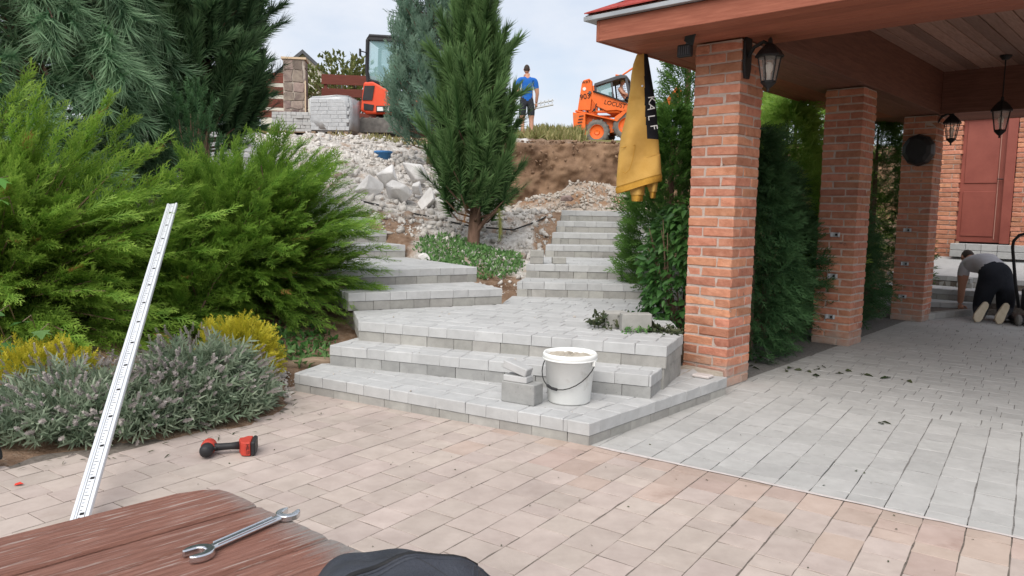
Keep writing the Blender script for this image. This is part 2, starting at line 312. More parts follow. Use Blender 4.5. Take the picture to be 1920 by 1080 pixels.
def ground_z(x, y, rough=True):
    x = np.asarray(x, float); y = np.asarray(y, float)
    s = (x+1.3)*-.53+(y-9.05)*.85
    z = .82+s*.262
    z = np.clip(z, .02, None)
    # dug-out level ground right of the pine, in front of the cut bank
    rr = sstep(-1.1, .1, x)*sstep(9.4, 10.4, y)
    lev = np.minimum(1.26, 1.26-(11.25-y)*.5)
    z = z*(1-rr)+np.maximum(lev, .3)*rr
    cc = (x+1.28)*.85+(y-9.04)*.53; ss = (x+1.28)*-.53+(y-9.04)*.85      # the left stairs are dug into the slope
    z = np.where((cc > -1.72) & (cc < .03) & (ss > -.6) & (ss < 9.6), np.minimum(z, .70+ss*.238-.03), z)
    # cut bank and upper terrace
    yb = 16.75-.10*np.clip(x, -1, 4)
    bank = sstep(-1.6, -.2, x)*sstep(0, .35, y-yb)
    z = z*(1-bank)+4.0*bank
    top = 2.84+.1*np.clip(y-17, -2, 14)
    z = np.minimum(z, top)
    z = np.where(y > 40, 4.2-.01*np.clip(y-40, 0, 600), z)
    e2c = (x-C1.x)*e2.x+(y-C1.y)*e2.y; e1c = (x-C1.x)*e1.x+(y-C1.y)*e1.y
    g = sstep(-2.1, -.45, e2c)*(1-sstep(7.0, 9.5, e1c))
    z = z*(1-g)+(-.09)*g
    far = sstep(-2.6, -.4, e2c)*sstep(7, 9, e1c)*(1-sstep(22, 30, e1c))
    z = z*(1-far)+.35*far
    pat = sstep(0, .10, x-edge(y))*(1-sstep(5.75, 5.95, y))
    pat = np.where(y < 1.5, 1, pat)
    if rough:
        amp = .022+.05*sstep(9.5, 12, y)*sstep(3, 1.5, x)*(1-sstep(17.5, 19, y))
        z = z+fbm(x, y, 1.1, 3)*amp*1.3*(1-pat)*(1-g)+fbm(x, y, 5, 4)*amp*(1-pat)*(1-g)
    return z*(1-pat)+(-.09)*pat
def gz(x, y): return float(ground_z(np.array([x]), np.array([y]), False)[0])
def axis(lo, hi, st, far, n):
    a = np.arange(lo, hi, st); k = np.geomspace(.3, far, n); return np.concatenate([lo-k[::-1], a, hi+k])
gx = axis(-8, 9.5, .07, 900, 22); gy = axis(2.4, 20.5, .07, 900, 22)
XX, YY = np.meshgrid(gx, gy, indexing='ij'); ZZ = ground_z(XX, YY)
V = np.stack([XX, YY, ZZ], -1).reshape(-1, 3); ny = len(gy)
ii, jj = np.meshgrid(np.arange(len(gx)-1), np.arange(ny-1), indexing='ij'); q = (ii*ny+jj).ravel()
F = np.stack([q, q+ny, q+ny+1, q+1], 1)
x, y = V[:, 0], V[:, 1]
rub = sstep(9.6, 11.3, y+.6*fbm(x, y, .9, 3))*sstep(1.2, -.4, x-1.2*(y > 12))*(1-sstep(16.2, 17.6, y+1.2*fbm(x, y, .8, 3)))*sstep(-7, -4.5, x+.25*(y-9))
rub = np.maximum(rub, .75*sstep(8.2, 9.0, y)*sstep(-1.6, -1.0, x)*sstep(.45, .2, x))
gra = sstep(17.0, 18.5, y+fbm(x, y, 2, 3))*sstep(-1.5, 0, x+.6*fbm(x, y, 1, 2))
gra = np.maximum(gra, sstep(21, 24, y))
vc = np.stack([rub, gra, np.zeros_like(rub), np.ones_like(rub)], 1)
def ground_mat():
    m = bpy.data.materials.new('ground'); m.use_nodes = True; t = m.node_tree; n = t.nodes; l = t.links; b = n['Principled BSDF']; b.inputs['Roughness'].default_value = .95; b.inputs['Specular IOR Level'].default_value = .1
    a = n.new('ShaderNodeAttribute'); a.attribute_name = 'v'; s = n.new('ShaderNodeSeparateColor'); l.new(a.outputs['Color'], s.inputs[0]); tcn = n.new('ShaderNodeTexCoord')
    def noise(sc, d=8):
        x = n.new('ShaderNodeTexNoise'); x.inputs['Scale'].default_value = sc; x.inputs['Detail'].default_value = d; x.inputs['Roughness'].default_value = .68; l.new(tcn.outputs['Object'], x.inputs['Vector']); return x.outputs['Fac']
    def mr(f, a, bb):
        x = n.new('ShaderNodeMapRange'); x.inputs['From Min'].default_value = a; x.inputs['From Max'].default_value = bb; l.new(f, x.inputs[0]); return x.outputs[0]
    def mx(f, A, B):
        x = n.new('ShaderNodeMix'); x.data_type = 'RGBA'; l.new(f, x.inputs['Factor'])
        for k, v in (('A', A), ('B', B)):
            if isinstance(v, tuple): x.inputs[k].default_value = (*v, 1)
            else: l.new(v, x.inputs[k])
        return x.outputs['Result']
    soil = mx(mr(noise(3), .35, .68), (.135, .08, .05), (.36, .25, .175)); soil = mx(mr(noise(22), .55, .75), soil, (.4, .32, .25))
    rubb = mx(mr(noise(7), .35, .65), (.36, .33, .30), (.68, .65, .61)); rubb = mx(mr(noise(2.3), .53, .67), rubb, (.34, .245, .18))
    gr = mx(mr(noise(9), .35, .65), (.10, .11, .035), (.26, .22, .09))
    def thr(o):
        x = n.new('ShaderNodeMath'); x.operation = 'ADD'; l.new(o, x.inputs[0]); y = n.new('ShaderNodeMath'); y.operation = 'MULTIPLY_ADD'; y.inputs[1].default_value = .9; y.inputs[2].default_value = -.45
        l.new(noise(4), y.inputs[0]); l.new(y.outputs[0], x.inputs[1]); return mr(x.outputs[0], .4, .62)
    c = mx(thr(s.outputs[0]), soil, rubb); c = mx(thr(s.outputs[1]), c, gr); l.new(c, b.inputs['Base Color'])
    bp = n.new('ShaderNodeBump'); bp.inputs['Strength'].default_value = .9; bp.inputs['Distance'].default_value = .03; l.new(noise(35, 6), bp.inputs['Height']); l.new(bp.outputs[0], b.inputs['Normal'])
    return m
go = npmesh('ground', V, F, ground_mat(), None, vc, True); tag(go, kind='structure')

# the cut earth bank: an uneven sheet with overhanging clods
bx = np.arange(-1.5, 8.2, .05); bt = np.linspace(0, 1, 46); BX, BT = np.meshgrid(bx, bt, indexing='ij')
yb = 16.75-.10*np.clip(BX, -1, 4)
hgt = 1.15+BT*1.70+.05*fbm(BX, BX*0, 2.2, 4)*BT
dep = -.28*(1-BT)+.22*BT**3*0+.38*fbm(BX, hgt*1.0, .9, 2)+.26*fbm(BX+9, hgt, 3.2, 4)+.10*fbm(BX+3, hgt, 11, 3)
BYv = yb-.12+dep*.75+.12*BT
BYv = np.where(BT > .97, BYv+.35, BYv)
hgt = np.where(BT > .97, hgt-.05, hgt)
V = np.stack([BX, BYv, hgt], -1).reshape(-1, 3); nb = len(bt); ii, jj = np.meshgrid(np.arange(len(bx)-1), np.arange(nb-1), indexing='ij'); q = (ii*nb+jj).ravel()
M['bank'] = mat('bank_soil', (.135, .078, .047), (.335, .215, .135), 1.7, .95, 1, 26, c3=(.085, .05, .035), s3=1.1, t3=.55, sharp=.18)
bk = npmesh('earth_bank', V, np.stack([q, q+nb, q+nb+1, q+1], 1), 'bank', None, None, True); tag(bk, kind='structure')

# --- scattered chunks (hull blobs)
def chunk_template(seed, flat=.7):
    r = np.random.default_rng(seed); bm = bmesh.new()
    for _ in range(11):
        p = r.normal(size=3); p /= np.linalg.norm(p); p *= .5*(.75+.5*r.random()); bm.verts.new((p[0], p[1]*.85, p[2]*flat))
    bmesh.ops.convex_hull(bm, input=bm.verts); bmesh.ops.delete(bm, geom=[v for v in bm.verts if not v.link_faces], context='VERTS'); bmesh.ops.triangulate(bm, faces=bm.faces)
    bm.verts.index_update(); v = np.array([q.co for q in bm.verts]); f = np.array([[q.index for q in p.verts] for p in bm.faces]); bm.free(); return v, f
CH = [chunk_template(i, .55+.05*(i % 6)) for i in range(10)]
def rotm(n):
    q = rng.normal(size=(n, 4)); q /= np.linalg.norm(q, axis=1)[:, None]; a, b, c, d = q.T
    return np.stack([np.stack([1-2*(c*c+d*d), 2*(b*c-a*d), 2*(b*d+a*c)], -1), np.stack([2*(b*c+a*d), 1-2*(b*b+d*d), 2*(c*d-a*b)], -1), np.stack([2*(b*d-a*c), 2*(c*d+a*b), 1-2*(b*b+c*c)], -1)], 1)
def scatter(name, P, S, m, parent=None, temps=CH, rots=None):
    VV = []; FF = []; CC = []; k = 0; idx = rng.integers(0, len(temps), len(P)); rt_ = rotm(len(P)) if rots is None else rots
    for t, (tv, tf) in enumerate(temps):
        w = np.where(idx == t)[0]
        if not len(w): continue
        v = np.einsum('nij,vj->nvi', rt_[w], tv)*S[w][:, None, None]+P[w][:, None, :]
        VV.append(v.reshape(-1, 3)); FF.append((tf[None]+(np.arange(len(w))*len(tv))[:, None, None]).reshape(-1, 3)+k); k += len(w)*len(tv)
    return npmesh(name, np.concatenate(VV), np.concatenate(FF), m, parent)
n = 16000; px = rng.uniform(-5, .6, n); py = rng.uniform(9.6, 17.8, n)
keep = (rng.random(n) < np.clip(.25+1.6*fbm(px, py, .8, 3)+.4, .05, 1)) & (px > -5+.0*(py)) & ~((px > -1.0) & (py > 13.5))
px, py = px[keep], py[keep]; S = .012+.17*rng.random(len(px))**7+.025*rng.random(len(px))
tag(scatter('rubble_fragments', np.stack([px, py, ground_z(px, py)+S*.12], 1), S, 'rubble'), 'broken pale concrete and stone fragments strewn over the slope', 'rubble', kind='stuff')
n = 700; px = rng.uniform(-.9, .5, n); py = rng.uniform(8.0, 11.6, n); S = .015+.09*rng.random(n)**4
tag(scatter('bed_stones', np.stack([px, py, ground_z(px, py)+S*.15], 1), S, 'rubble'), 'small pale stones lying around the foot of the pine', 'stones', kind='stuff')
n = 2600; px = rng.uniform(-1.2, 5.5, n); t = rng.random(n); yy = 16.75-.1*np.clip(px, -1, 4); S = .02+.10*rng.random(n)**3
pz = 1.25+t*1.55; pyy = yy-.2+.1*t+.28*fbm(px, pz, .9, 2)
topm = rng.random(n) < .72; pz = np.where(topm, 2.83, pz); pyy = np.where(topm, yy+rng.uniform(.0, 1.2, n), pyy)
tag(scatter('soil_clods', np.stack([px, pyy, pz], 1), S, 'clod'), 'dark brown clods of earth on the cut bank and its rim', 'soil', kind='stuff')
# gravel heap in front of the bank
def heap(name, cx, cy, rx, ry, h, z0, m, seed, nst, label):
    a = np.linspace(-1, 1, 70); A, B = np.meshgrid(a, a, indexing='ij'); rr = np.sqrt(A*A+B*B)
    z = z0-.12+h*np.clip(1-rr**1.5, -.2, 1)*(1+.5*fbm(A*3+seed, B*3, 1, 3))+.06*fbm(A*9+seed, B*9, 1, 4)
    V = np.stack([cx+A*rx, cy+B*ry, z], -1).reshape(-1, 3); k = len(a); ii, jj = np.meshgrid(np.arange(k-1), np.arange(k-1), indexing='ij'); q = (ii*k+jj).ravel()
    root = empty(name, (0, 0, 0), 0, label, 'heap')
    npmesh('mound', V, np.stack([q, q+k, q+k+1, q+1], 1), m, root, None, True)
    r = np.sqrt(rng.random(nst))*.98; th = rng.random(nst)*6.283; A, B = r*np.cos(th), r*np.sin(th); rr = r
    z = z0-.12+h*np.clip(1-rr**1.5, -.2, 1)*(1+.5*fbm(A*3+seed, B*3, 1, 3)); S = .012+.10*rng.random(nst)**7+.02*rng.random(nst)
    tag(scatter('stones', np.stack([cx+A*rx, cy+B*ry, z+S*.2], 1), S, 'gravel_stone', root), kind='stuff'); return root
M['gravel'] = mat('gravel_earth', (.25, .185, .135), (.48, .43, .38), 5, .95, 1, 40, c3=(.25, .15, .09), s3=1.6, t3=.52, sharp=.1)
heap('gravel_heap', 1.35, 14.6, 1.75, 1.1, .62, 1.3, 'gravel', 3, 5000, 'heap of grey gravel and earth in front of the brown cut bank')
# boulders: each one a thing
def boulder(x, y, s, seed, sx=1, sy=.8, sz=.7, rz=0, label='', dz=0, m='rock'):
    r = np.random.default_rng(seed); bm = bmesh.new()
    for _ in range(13):
        p = r.normal(size=3); p /= np.linalg.norm(p); p *= .5*(.85+.3*r.random()); bm.verts.new((p[0]*s*sx, p[1]*s*sy, p[2]*s*sz))
    bmesh.ops.convex_hull(bm, input=bm.verts); bmesh.ops.delete(bm, geom=[v for v in bm.verts if not v.link_faces], context='VERTS')
    bmesh.ops.bevel(bm, geom=bm.edges[:], offset=.012*s/.5, segments=1, affect='EDGES')
    me = bpy.data.meshes.new('boulder'); bm.to_mesh(me); bm.free(); me.materials.append(M[m]); o = link(bpy.data.objects.new('boulder', me))
    o.location = (x, y, gz(x, y)+s*sz*.32+dz); o.rotation_euler = (r.uniform(-.25, .25), r.uniform(-.25, .25), rz); return tag(o, label, 'boulder', 'boulders piled on the rubble slope')
BL = [(-2.18, 11.6, .56, 1, 1.1, .8, .75, .2, 'large pale boulder at the left end of the rock pile', 0), (-1.72, 11.35, .58, 2, 1, .9, .85, .6, 'angular grey boulder with a flat dark face in front of the rock pile', 0),
      (-1.28, 11.3, .42, 3, .85, .8, 1.05, 0, 'upright pale boulder between the dark-faced one and the rounded slab', 0), (-.98, 11.4, .56, 4, 1.1, .7, .7, -.1, 'rounded pale slab-like boulder beside the pine needles', 0),
      (-1.95, 12.15, .6, 5, 1, .9, .8, .9, 'brown-sided boulder in the second row of the pile', .06), (-1.62, 12.35, .62, 6, 1.2, .8, .6, .3, 'flat-topped white boulder crowning the rock pile', .2),
      (-1.45, 11.85, .42, 7, 1.1, .7, .6, -.3, 'dark wedge-shaped stone in the middle of the pile', .1), (-1.1, 12.0, .5, 8, 1.1, .8, .55, .2, 'pale capped stone behind the rounded slab', .08),
      (-.72, 12.0, .75, 9, 1, .8, .9, .4, 'big shadowed boulder half hidden by the pine', .05), (-.5, 11.5, .4, 10, .8, .8, .8, .1, 'grey boulder beside the pine trunk', 0)]
for b in BL: boulder(b[0], b[1], b[2]*.86, *b[3:8], label=b[8], dz=b[9])
for i, (x, y, s, lb) in enumerate([(-.83, 8.45, .13, 'small round stone at the edge of the green weeds'), (-.62, 8.2, .11, 'pale yellow stone in front of the weeds'), (-1.02, 8.75, .16, 'flat pinkish stone beside the paved landing')]):
    o = boulder(x, y, s, 30+i, label=lb); o['group'] = 'stones at the weed bed'; o['category'] = 'stone'; o.name = 'stone'
boulder(.95, 13.75, .26, 44, label='single grey stone lying on the front of the gravel heap', dz=.22, m='stone_a')

# ------------------------------------------------------------------ pavers
def clip(poly, p, nrm):
    out = []
    for i in range(len(poly)):
        a, b = poly[i], poly[(i+1) % len(poly)]; da = (a-p).dot(nrm); db = (b-p).dot(nrm)
        if da >= 0: out.append(a)
        if (da >= 0) != (db >= 0): out.append(a+(b-a)*(da/(da-db)))
    return out
def clip_convex(poly, region):
    for i in range(len(region)):
        a, b = region[i], region[(i+1) % len(region)]; d = b-a
        poly = clip(poly, a, Vector((-d.y, d.x)))
        if len(poly) < 3: return []
    return poly
def area(p): return .5*sum(p[i].x*p[(i+1) % len(p)].y-p[(i+1) % len(p)].x*p[i].y for i in range(len(p)))
def paver_geo(poly, z0, z1, gap=.002, bev=.003, jit=.0012, mid=True):
    """tumbled stone from a convex polygon: returns verts, faces about its own centre"""
    c = sum(poly, Vector((0, 0)))/len(poly); q = []
    for i in range(len(poly)):
        a, b = poly[i], poly[(i+1) % len(poly)]
        if (b-a).length < .012: continue
        q.append((a, b))
    n = len(q)
    if n < 3: return None
    ins = []
    for i in range(n):                     # shift edges inward, intersect
        a, b = q[i-1]; a2, b2 = q[i]; d1 = (b-a).normalized(); d2 = (b2-a2).normalized()
        n1 = Vector((-d1.y, d1.x)); n2 = Vector((-d2.y, d2.x)); p1 = a+n1*gap; p2 = a2+n2*gap; den = d1.x*d2.y-d1.y*d2.x
        ins.append(p1+d1*(((p2-p1).x*d2.y-(p2-p1).y*d2.x)/den) if abs(den) > .05 else a2+n2*gap)
    ring = []
    for i in range(n):
        a, b = ins[i], ins[(i+1) % n]; ring.append(a)
        if mid and (b-a).length > .11: ring.append((a+b)/2+Vector((random.gauss(0, jit), random.gauss(0, jit))))
    k = len(ring); v = []
    tilt = Vector((random.gauss(0, .0012), random.gauss(0, .0012)))
    for lev in range(3):
        for p in ring:
            d = p-c; l = d.length
            if lev == 0: v.append((d.x, d.y, z0))
            elif lev == 1: v.append((d.x+random.gauss(0, jit), d.y+random.gauss(0, jit), z1-bev*random.uniform(.8, 1.6)))
            else:
                s = max(0, 1-bev*1.5/max(l, .03)); v.append((d.x*s, d.y*s, z1+tilt.dot(d)+random.gauss(0, .0005)))
    f = [tuple(2*k+i for i in range(k))]
    for lev in range(2):
        for i in range(k): j = (i+1) % k; f.append((lev*k+i, lev*k+j, (lev+1)*k+j, (lev+1)*k+i))
    return c, v, f
def lay(region, origin, along, width, lens, z0, z1, jit_row=True, nmax=400):
    """rows of stones parallel to `along`, clipped to a convex region -> list of polygons"""
    al = along.normalized(); ac = Vector((-al.y, al.x))
    ts = [(p-origin).dot(al) for p in region]; ss = [(p-origin).dot(ac) for p in region]
    res = []; s = math.floor(min(ss)/width)*width if min(ss) < -1e-6 else 0
    while s < max(ss)-.01:
        t = min(ts)-random.uniform(0, .2) if jit_row else min(ts)
        while t < max(ts):
            ln = random.choice(lens); P = [origin+al*a+ac*b for a, b in ((t, s), (t+ln, s), (t+ln, s+width), (t, s+width))]
            c = clip_convex(P, region)
            if len(c) >= 3 and area(c) > .0012: res.append(c)
            t += ln
        s += width
    return res
V2 = lambda *a: Vector(a)
def place_pavers(polys, z0, z1, m, parent, name='paver', gap=.0024, limit=300, bev=.0011, mfun=None, stuffm=None, dz=.0005):
    polys = sorted(polys, key=lambda c: (sum(c, V2(0, 0))/len(c)).length+(0 if inview((*(sum(c, V2(0, 0))/len(c)), z1), .02) else 100))
    mb = MB()
    for i, c in enumerate(polys):
        g = paver_geo(c, z0, z1+random.gauss(0, dz), gap, bev)
        if not g: continue
        cc, v, f = g
        if i < limit: pydata(name, v, f, mfun(cc) if mfun else m, parent, loc=(cc.x, cc.y, 0))
        else: mb.add([(cc.x+q[0], cc.y+q[1], q[2]) for q in v], f)
    if mb.v: tag(pydata('distant_'+name+'s', mb.v, mb.f, stuffm or m, parent), kind='stuff')
al = AZ(34.7).xy; ac = V2(-al.y, al.x); A0 = 3.69; ORG = al*A0
LENS = [.115, .172, .172, .228, .228]
def quad(c): return [V2(*p) for p in c]
tanreg = [al*A0+ac*4.6, al*1.5+ac*6.0, al*.9+ac*1.0, al*.9-ac*1.6, al*A0-ac*1.6]
tanreg = tanreg[::-1] if area(tanreg) < 0 else tanreg
polys = lay(tanreg, ORG, -al, .163, LENS, 0, 0)
polys = [p for p in polys if (lambda c: c.x > edge(c.y)-.03 and inview((c.x, c.y, 0), .12))(sum(p, V2(0, 0))/len(p))]
tp = pydata('tan_paving', [(-6, 0, -.0026), (3.2, 0, -.0026), (2.6, 2.66, -.0026), (-1.9, 5.78, -.0026), (-1.75, 4.9, -.0026), (-2.2, 3.95, -.0026), (-6, 2.2, -.0026)][::1], [tuple(range(7))], 'joint'); tag(tp, kind='structure')
def tan_m(c):
    a = A0-c.dot(al); b = c.dot(ac)
    f = .95*math.exp(-(a/.33)**2)*(1 if b < 2.2 else .2)+.3*(b < .4)
    return 'rust_paver' if random.random() < f else 'tan_paver'
place_pavers(polys, -.06, 0, 'tan_paver', tp, mfun=tan_m, limit=300)
# pale mortar line between the two pavings
mb = MB(); pts = []
for k in range(45):
    b = 1.95-k*.1; pts.append((b, .012+.012*random.random()))
for k in range(44):
    b, w = pts[k]; b2, w2 = pts[k+1]
    P = [al*(A0-w)+ac*b, al*(A0-w2)+ac*b2, al*(A0+.006)+ac*b2, al*(A0+.006)+ac*b]; mb.add([(p.x, p.y, .004) for p in P], [(0, 1, 2, 3)])
tag(mb.build('mortar_line', 'mortar_strip'), 'thin pale mortar line between tan and grey paving', 'mortar line')
greyreg = [al*A0+ac*2.1, al*A0-ac*1.9, al*10-ac*6, al*13.5-ac*1, al*12+ac*1.2]
greyreg = greyreg[::-1] if area(greyreg) < 0 else greyreg
AC = A0+1.92                                   # beyond this line the bond turns by a right angle
near = [clip(greyreg, al*AC, -al)][0]; farr = [clip(greyreg, al*AC, al)][0]
polys = lay(near, ORG, al, .163, LENS, 0, 0)+lay(farr, al*AC, ac, .163, LENS, 0, 0)
def okg(p):
    c = sum(p, V2(0, 0))/len(p); r = c-C1.xy; b = r.dot(e2.xy); a = r.dot(e1.xy)
    if a < -.05: return (c-V2(.44, 4.17)).dot(V2(.743, -.669)) > -.12 and inview((c.x, c.y, 0), .06)
    return b > -.75 and a < 6.9 and inview((c.x, c.y, 0), .06)
polys = [p for p in polys if okg(p)]
gp = pydata('grey_paving', [(*(al*A0+ac*.1), -.0026), (*(al*A0-ac*1.9), -.0026), (*(al*10.-ac*6), -.0026), (*(G(6.6, 3).xy), -.0026), (*(G(6.6, -.7).xy), -.0026), (*(G(0, -.75).xy), -.0026)], [tuple(range(6))], 'grey_joint'); tag(gp, kind='structure')
place_pavers(polys, -.06, 0, 'grey_paver', gp, limit=300, stuffm='grey_paver_stuff')

# ------------------------------------------------------------------ stairs
STEP_L = [.15, .222, .222, .222]
def wallrow(p, q, z0, z1, depth, m, parent, name='block', lens=STEP_L, gap=.0018, inset=.004, limit=300):
    d = (q-p); L_ = d.length; d = d.normalized(); nn = V2(-d.y, d.x); t = 0; ps = []
    while t < L_-.01:
        ln = random.choice(lens)
        if L_-t-ln < .07: ln = L_-t
        o = inset+random.uniform(-.002, .002); ps.append([p+d*t+nn*o, p+d*(t+ln)+nn*o, p+d*(t+ln)+nn*(o+depth), p+d*t+nn*(o+depth)]); t += ln
    for c in ps:
        g = paver_geo(c, z0, z1, gap, .003, .001)
        if g: cc, v, f = g; pydata(name, v, f, m if isinstance(m, str) else random.choice(m), parent, loc=(cc.x, cc.y, 0))
def step(parent, poly, ztop, zbase, front=(0,), sides=(), th=.072, m='step_paver', bm='step_block', core='joint', width=.166, rows_from=0, limit=300):
    """poly CCW, edge i = poly[i]->poly[i+1]; `front` edges get a block course below the paver course"""
    a, b = poly[rows_from], poly[rows_from+1]
    ps = lay(poly, a, b-a, width, STEP_L, 0, 0)
    place_pavers(ps, ztop-th, ztop, m, parent, gap=.0013, limit=limit, bev=.0042, dz=.0003)
    for i in tuple(front)+tuple(sides):
        p, q = poly[i], poly[(i+1) % len(poly)]; z = ztop-th-.002
        while z > zbase+.01:
            z0 = max(z-.078, zbase-.03); wallrow(p, q, z0, z, .11, bm, parent); z = z0-.002
            if z < zbase: break
    c = sum(poly, V2(0, 0))/len(poly); inner = []
    for p in poly: dd = p-c; inner.append(tuple(c+dd*(1-.05/dd.length)))
    mb = MB(); mb.slab(inner, min(zbase, 0)-.15, ztop-th-.004); mb.build('foundation', core, parent)
Z = [.13, .28, .43, .58, .73, .88, 1.03, 1.18, 1.33]
low = empty('paved_steps', (0, 4.8, 0), 0, 'broad grey concrete-block steps and platform with the white bucket on them', 'steps'); low.location = (0, 0, 0)
S1 = quad([(-1.54, 5.30), (.33, 4.225), (1.42, 5.52), (1.40, 5.80), (-1.28, 6.15)])
step(low, S1, Z[0], -.02, front=(0,))
SB = quad([(.33, 4.225), (.44, 4.16), (1.60, 5.42), (1.60, 5.66), (1.42, 5.52)])   # border row on the right edge
SB = [V2(.33, 4.222), V2(.45, 4.15), V2(1.585, 5.44), V2(1.42, 5.515)]
ps = lay(SB, SB[1], SB[2]-SB[1], .19, [.17, .2, .2], 0, 0); place_pavers(ps, Z[0]-.072, Z[0], 'step_paver', low, gap=.0013, bev=.0042)
wallrow(SB[1], SB[2], -.04, Z[0]-.074, .12, 'step_block', low); wallrow(SB[0], SB[1]-(SB[1]-SB[0])*.03, -.04, Z[0]-.074, .1, 'step_block', low)
pydata('foundation', [(.42, 4.22, -.1), (1.55, 5.5, -.1), (1.62, 5.8, -.1), (1.2, 5.8, -.1), (.42, 4.22, .05), (1.55, 5.5, .05), (1.62, 5.8, .05), (1.2, 5.8, .05)], [(4, 5, 6, 7), (0, 1, 5, 4), (1, 2, 6, 5), (2, 3, 7, 6), (3, 0, 4, 7)], 'joint', low)
pydata('mortar_bed', [(1.25, 5.3, .125), (1.56, 5.45, .125), (1.60, 5.62, .132), (1.38, 5.86, .132), (1.2, 5.7, .132)], [(0, 1, 2, 3, 4)], 'mortar_mix', low)
S2 = quad([(-1.36, 5.60), (.90, 4.745), (1.12, 5.22), (1.22, 5.62), (-1.18, 6.1)])
step(low, S2, Z[1], Z[0], front=(0,), sides=(1,), bm='dark_block')
S3 = quad([(-1.19, 5.83), (1.04, 4.985), (1.27, 5.52), (1.36, 6.7), (-.1, 7.1), (-1.36, 6.44)])
step(low, S3, Z[2], Z[1], front=(0,), sides=(1, 5))
wallrow(V2(1.035, 5.0), V2(1.265, 5.52), Z[0], Z[1], .11, 'step_block', low)
step(low, quad([(-.1, 7.1), (1.36, 6.7), (1.46, 7.78), (.0, 7.82)]), Z[2], Z[1]-.2, front=(), rows_from=0)
right = empty('right_stairs', (0, 0, 0), 0, 'upper right flight of grey block stairs climbing towards the gravel heap', 'stairs')
RS = [((.05, 7.78), (1.75, 7.70), .56, 3), ((.15, 8.30), (1.85, 8.22), 1.45, 4), ((.42, 9.70), (2.05, 9.78), .42, 5), ((.52, 10.08), (2.1, 10.16), .42, 6), ((.60, 10.44), (2.15, 10.52), .42, 7), ((.68, 10.80), (2.2, 10.88), .42, 8)]
for (a, b, d, k) in RS:
    a, b = V2(*a), V2(*b); n_ = V2(-(b-a).y, (b-a).x).normalized(); poly = [a, b, b+n_*d, a+n_*d+V2(.07, 0)]
    step(right, poly, Z[k], Z[k-1]-.01, front=(0,), sides=(3,), limit=60)
left = empty('left_stairs', (0, 0, 0), 0, 'upper left flight of grey block stairs turning up the slope behind the juniper', 'stairs')
LSs = [([(-1.40, 6.44), (-.09, 7.10), (-.42, 7.72), (-1.75, 7.05)], 3, (0,), (3,)), ([(-2.0, 6.70), (-.36, 7.72), (-1.28, 9.08), (-2.95, 8.1)], 4, (0,), (1,))]
for p, k, fr, sd_ in LSs: step(left, quad(p), Z[k], Z[k-1]-.01, front=fr, sides=sd_, limit=80)
d = V2(-.85, -.53); u = V2(-.53, .85)
for i in range(15):
    c = V2(-1.28, 9.04)+V2(-.315, .545)*i; zt = .88+.15*i; wd = 1.65
    step(left, [c+d*wd, c, c+u*.66, c+d*wd+u*.66], zt, zt-.16, front=(0,), sides=(1,), limit=30 if i < 4 else 14)
# loose pavers on the steps
def loose(name, c, dims, rz, label, m='step_block', cat='paver', group=None, rx=0, ry=0):
    mb = MB(); mb.box((0, 0, 0), dims, bev=.005); o = mb.build(name, m); o.location = c; o.rotation_euler = (rx, ry, rz); return tag(o, label, cat, group)
g = 'loose concrete pavers'
loose('concrete_block', (.075, 4.605, .13+.065), (.235, .115, .13), R(-32), 'dark grey concrete block standing on edge left of the bucket', 'dark_block', 'block', g)
loose('paver_piece', (.05, 4.615, .2605+.02), (.165, .095, .04), R(-30), 'flat paver offcut lying on the dark block beside the bucket', 'step_paver', 'paver', g)
loose('paver_piece', (.045, 4.61, .347), (.165, .095, .05), R(-26), 'tilted paver offcut on top of the small pile beside the bucket', 'step_paver', 'paver', g, ry=R(17))
loose('concrete_block', (.93, 5.62, .43+.068), (.225, .10, .135), R(4), 'pale concrete block standing among the cut ivy on the platform', 'step_block', 'block', g)
loose('concrete_block', (.80, 5.80, .43+.06), (.17, .15, .12), R(8), 'smaller concrete block half covered by cut ivy', 'step_block', 'block', g)
loose('paver', (.27, 8.42, .73+.037), (.15, .16, .072), R(-3), 'lower of two stacked pavers on the left of the right stairs', 'step_block', 'paver', g)
loose('paver', (.272, 8.42, .73+.111), (.15, .16, .072), R(-2), 'upper of two stacked pavers on the left of the right stairs', 'step_block', 'paver', g)
loose('paver', (.52, 8.50, .73+.036), (.15, .16, .07), R(2), 'single paver lying beside the stacked pair on the stairs', 'step_block', 'paver', g)
loose('mortar_chip', (1.40, 5.42, .142), (.13, .09, .02), R(-40), 'flat pale chip of mortar lying beside the brick pillar foot', 'mortar_strip', 'chip')

r_ = np.random.default_rng(91); dbp = []
for poly, zz, nn in ((S1, Z[0], 70), (S2, Z[1], 40), (S3, Z[2], 45)):
    xs_ = r_.uniform(-1.5, 1.2, nn*6); ys_ = r_.uniform(4.2, 6.5, nn*6); k = 0
    for X_, Y_ in zip(xs_, ys_):
        P_ = V2(X_, Y_)
        if all((poly[(i+1) % len(poly)]-poly[i]).x*(P_-poly[i]).y-(poly[(i+1) % len(poly)]-poly[i]).y*(P_-poly[i]).x > 0 for i in range(len(poly))) and (k := k+1) <= nn and r_.random() < .35+.5*(X_ < -.4): dbp.append((X_, Y_, zz+.003))
dbp = np.array(dbp); tag(scatter('step_debris', dbp, .006+.03*r_.random(len(dbp))**3, 'gravel_stone'), 'small crumbs of stone and soil lying on the broad steps', 'debris', kind='stuff')
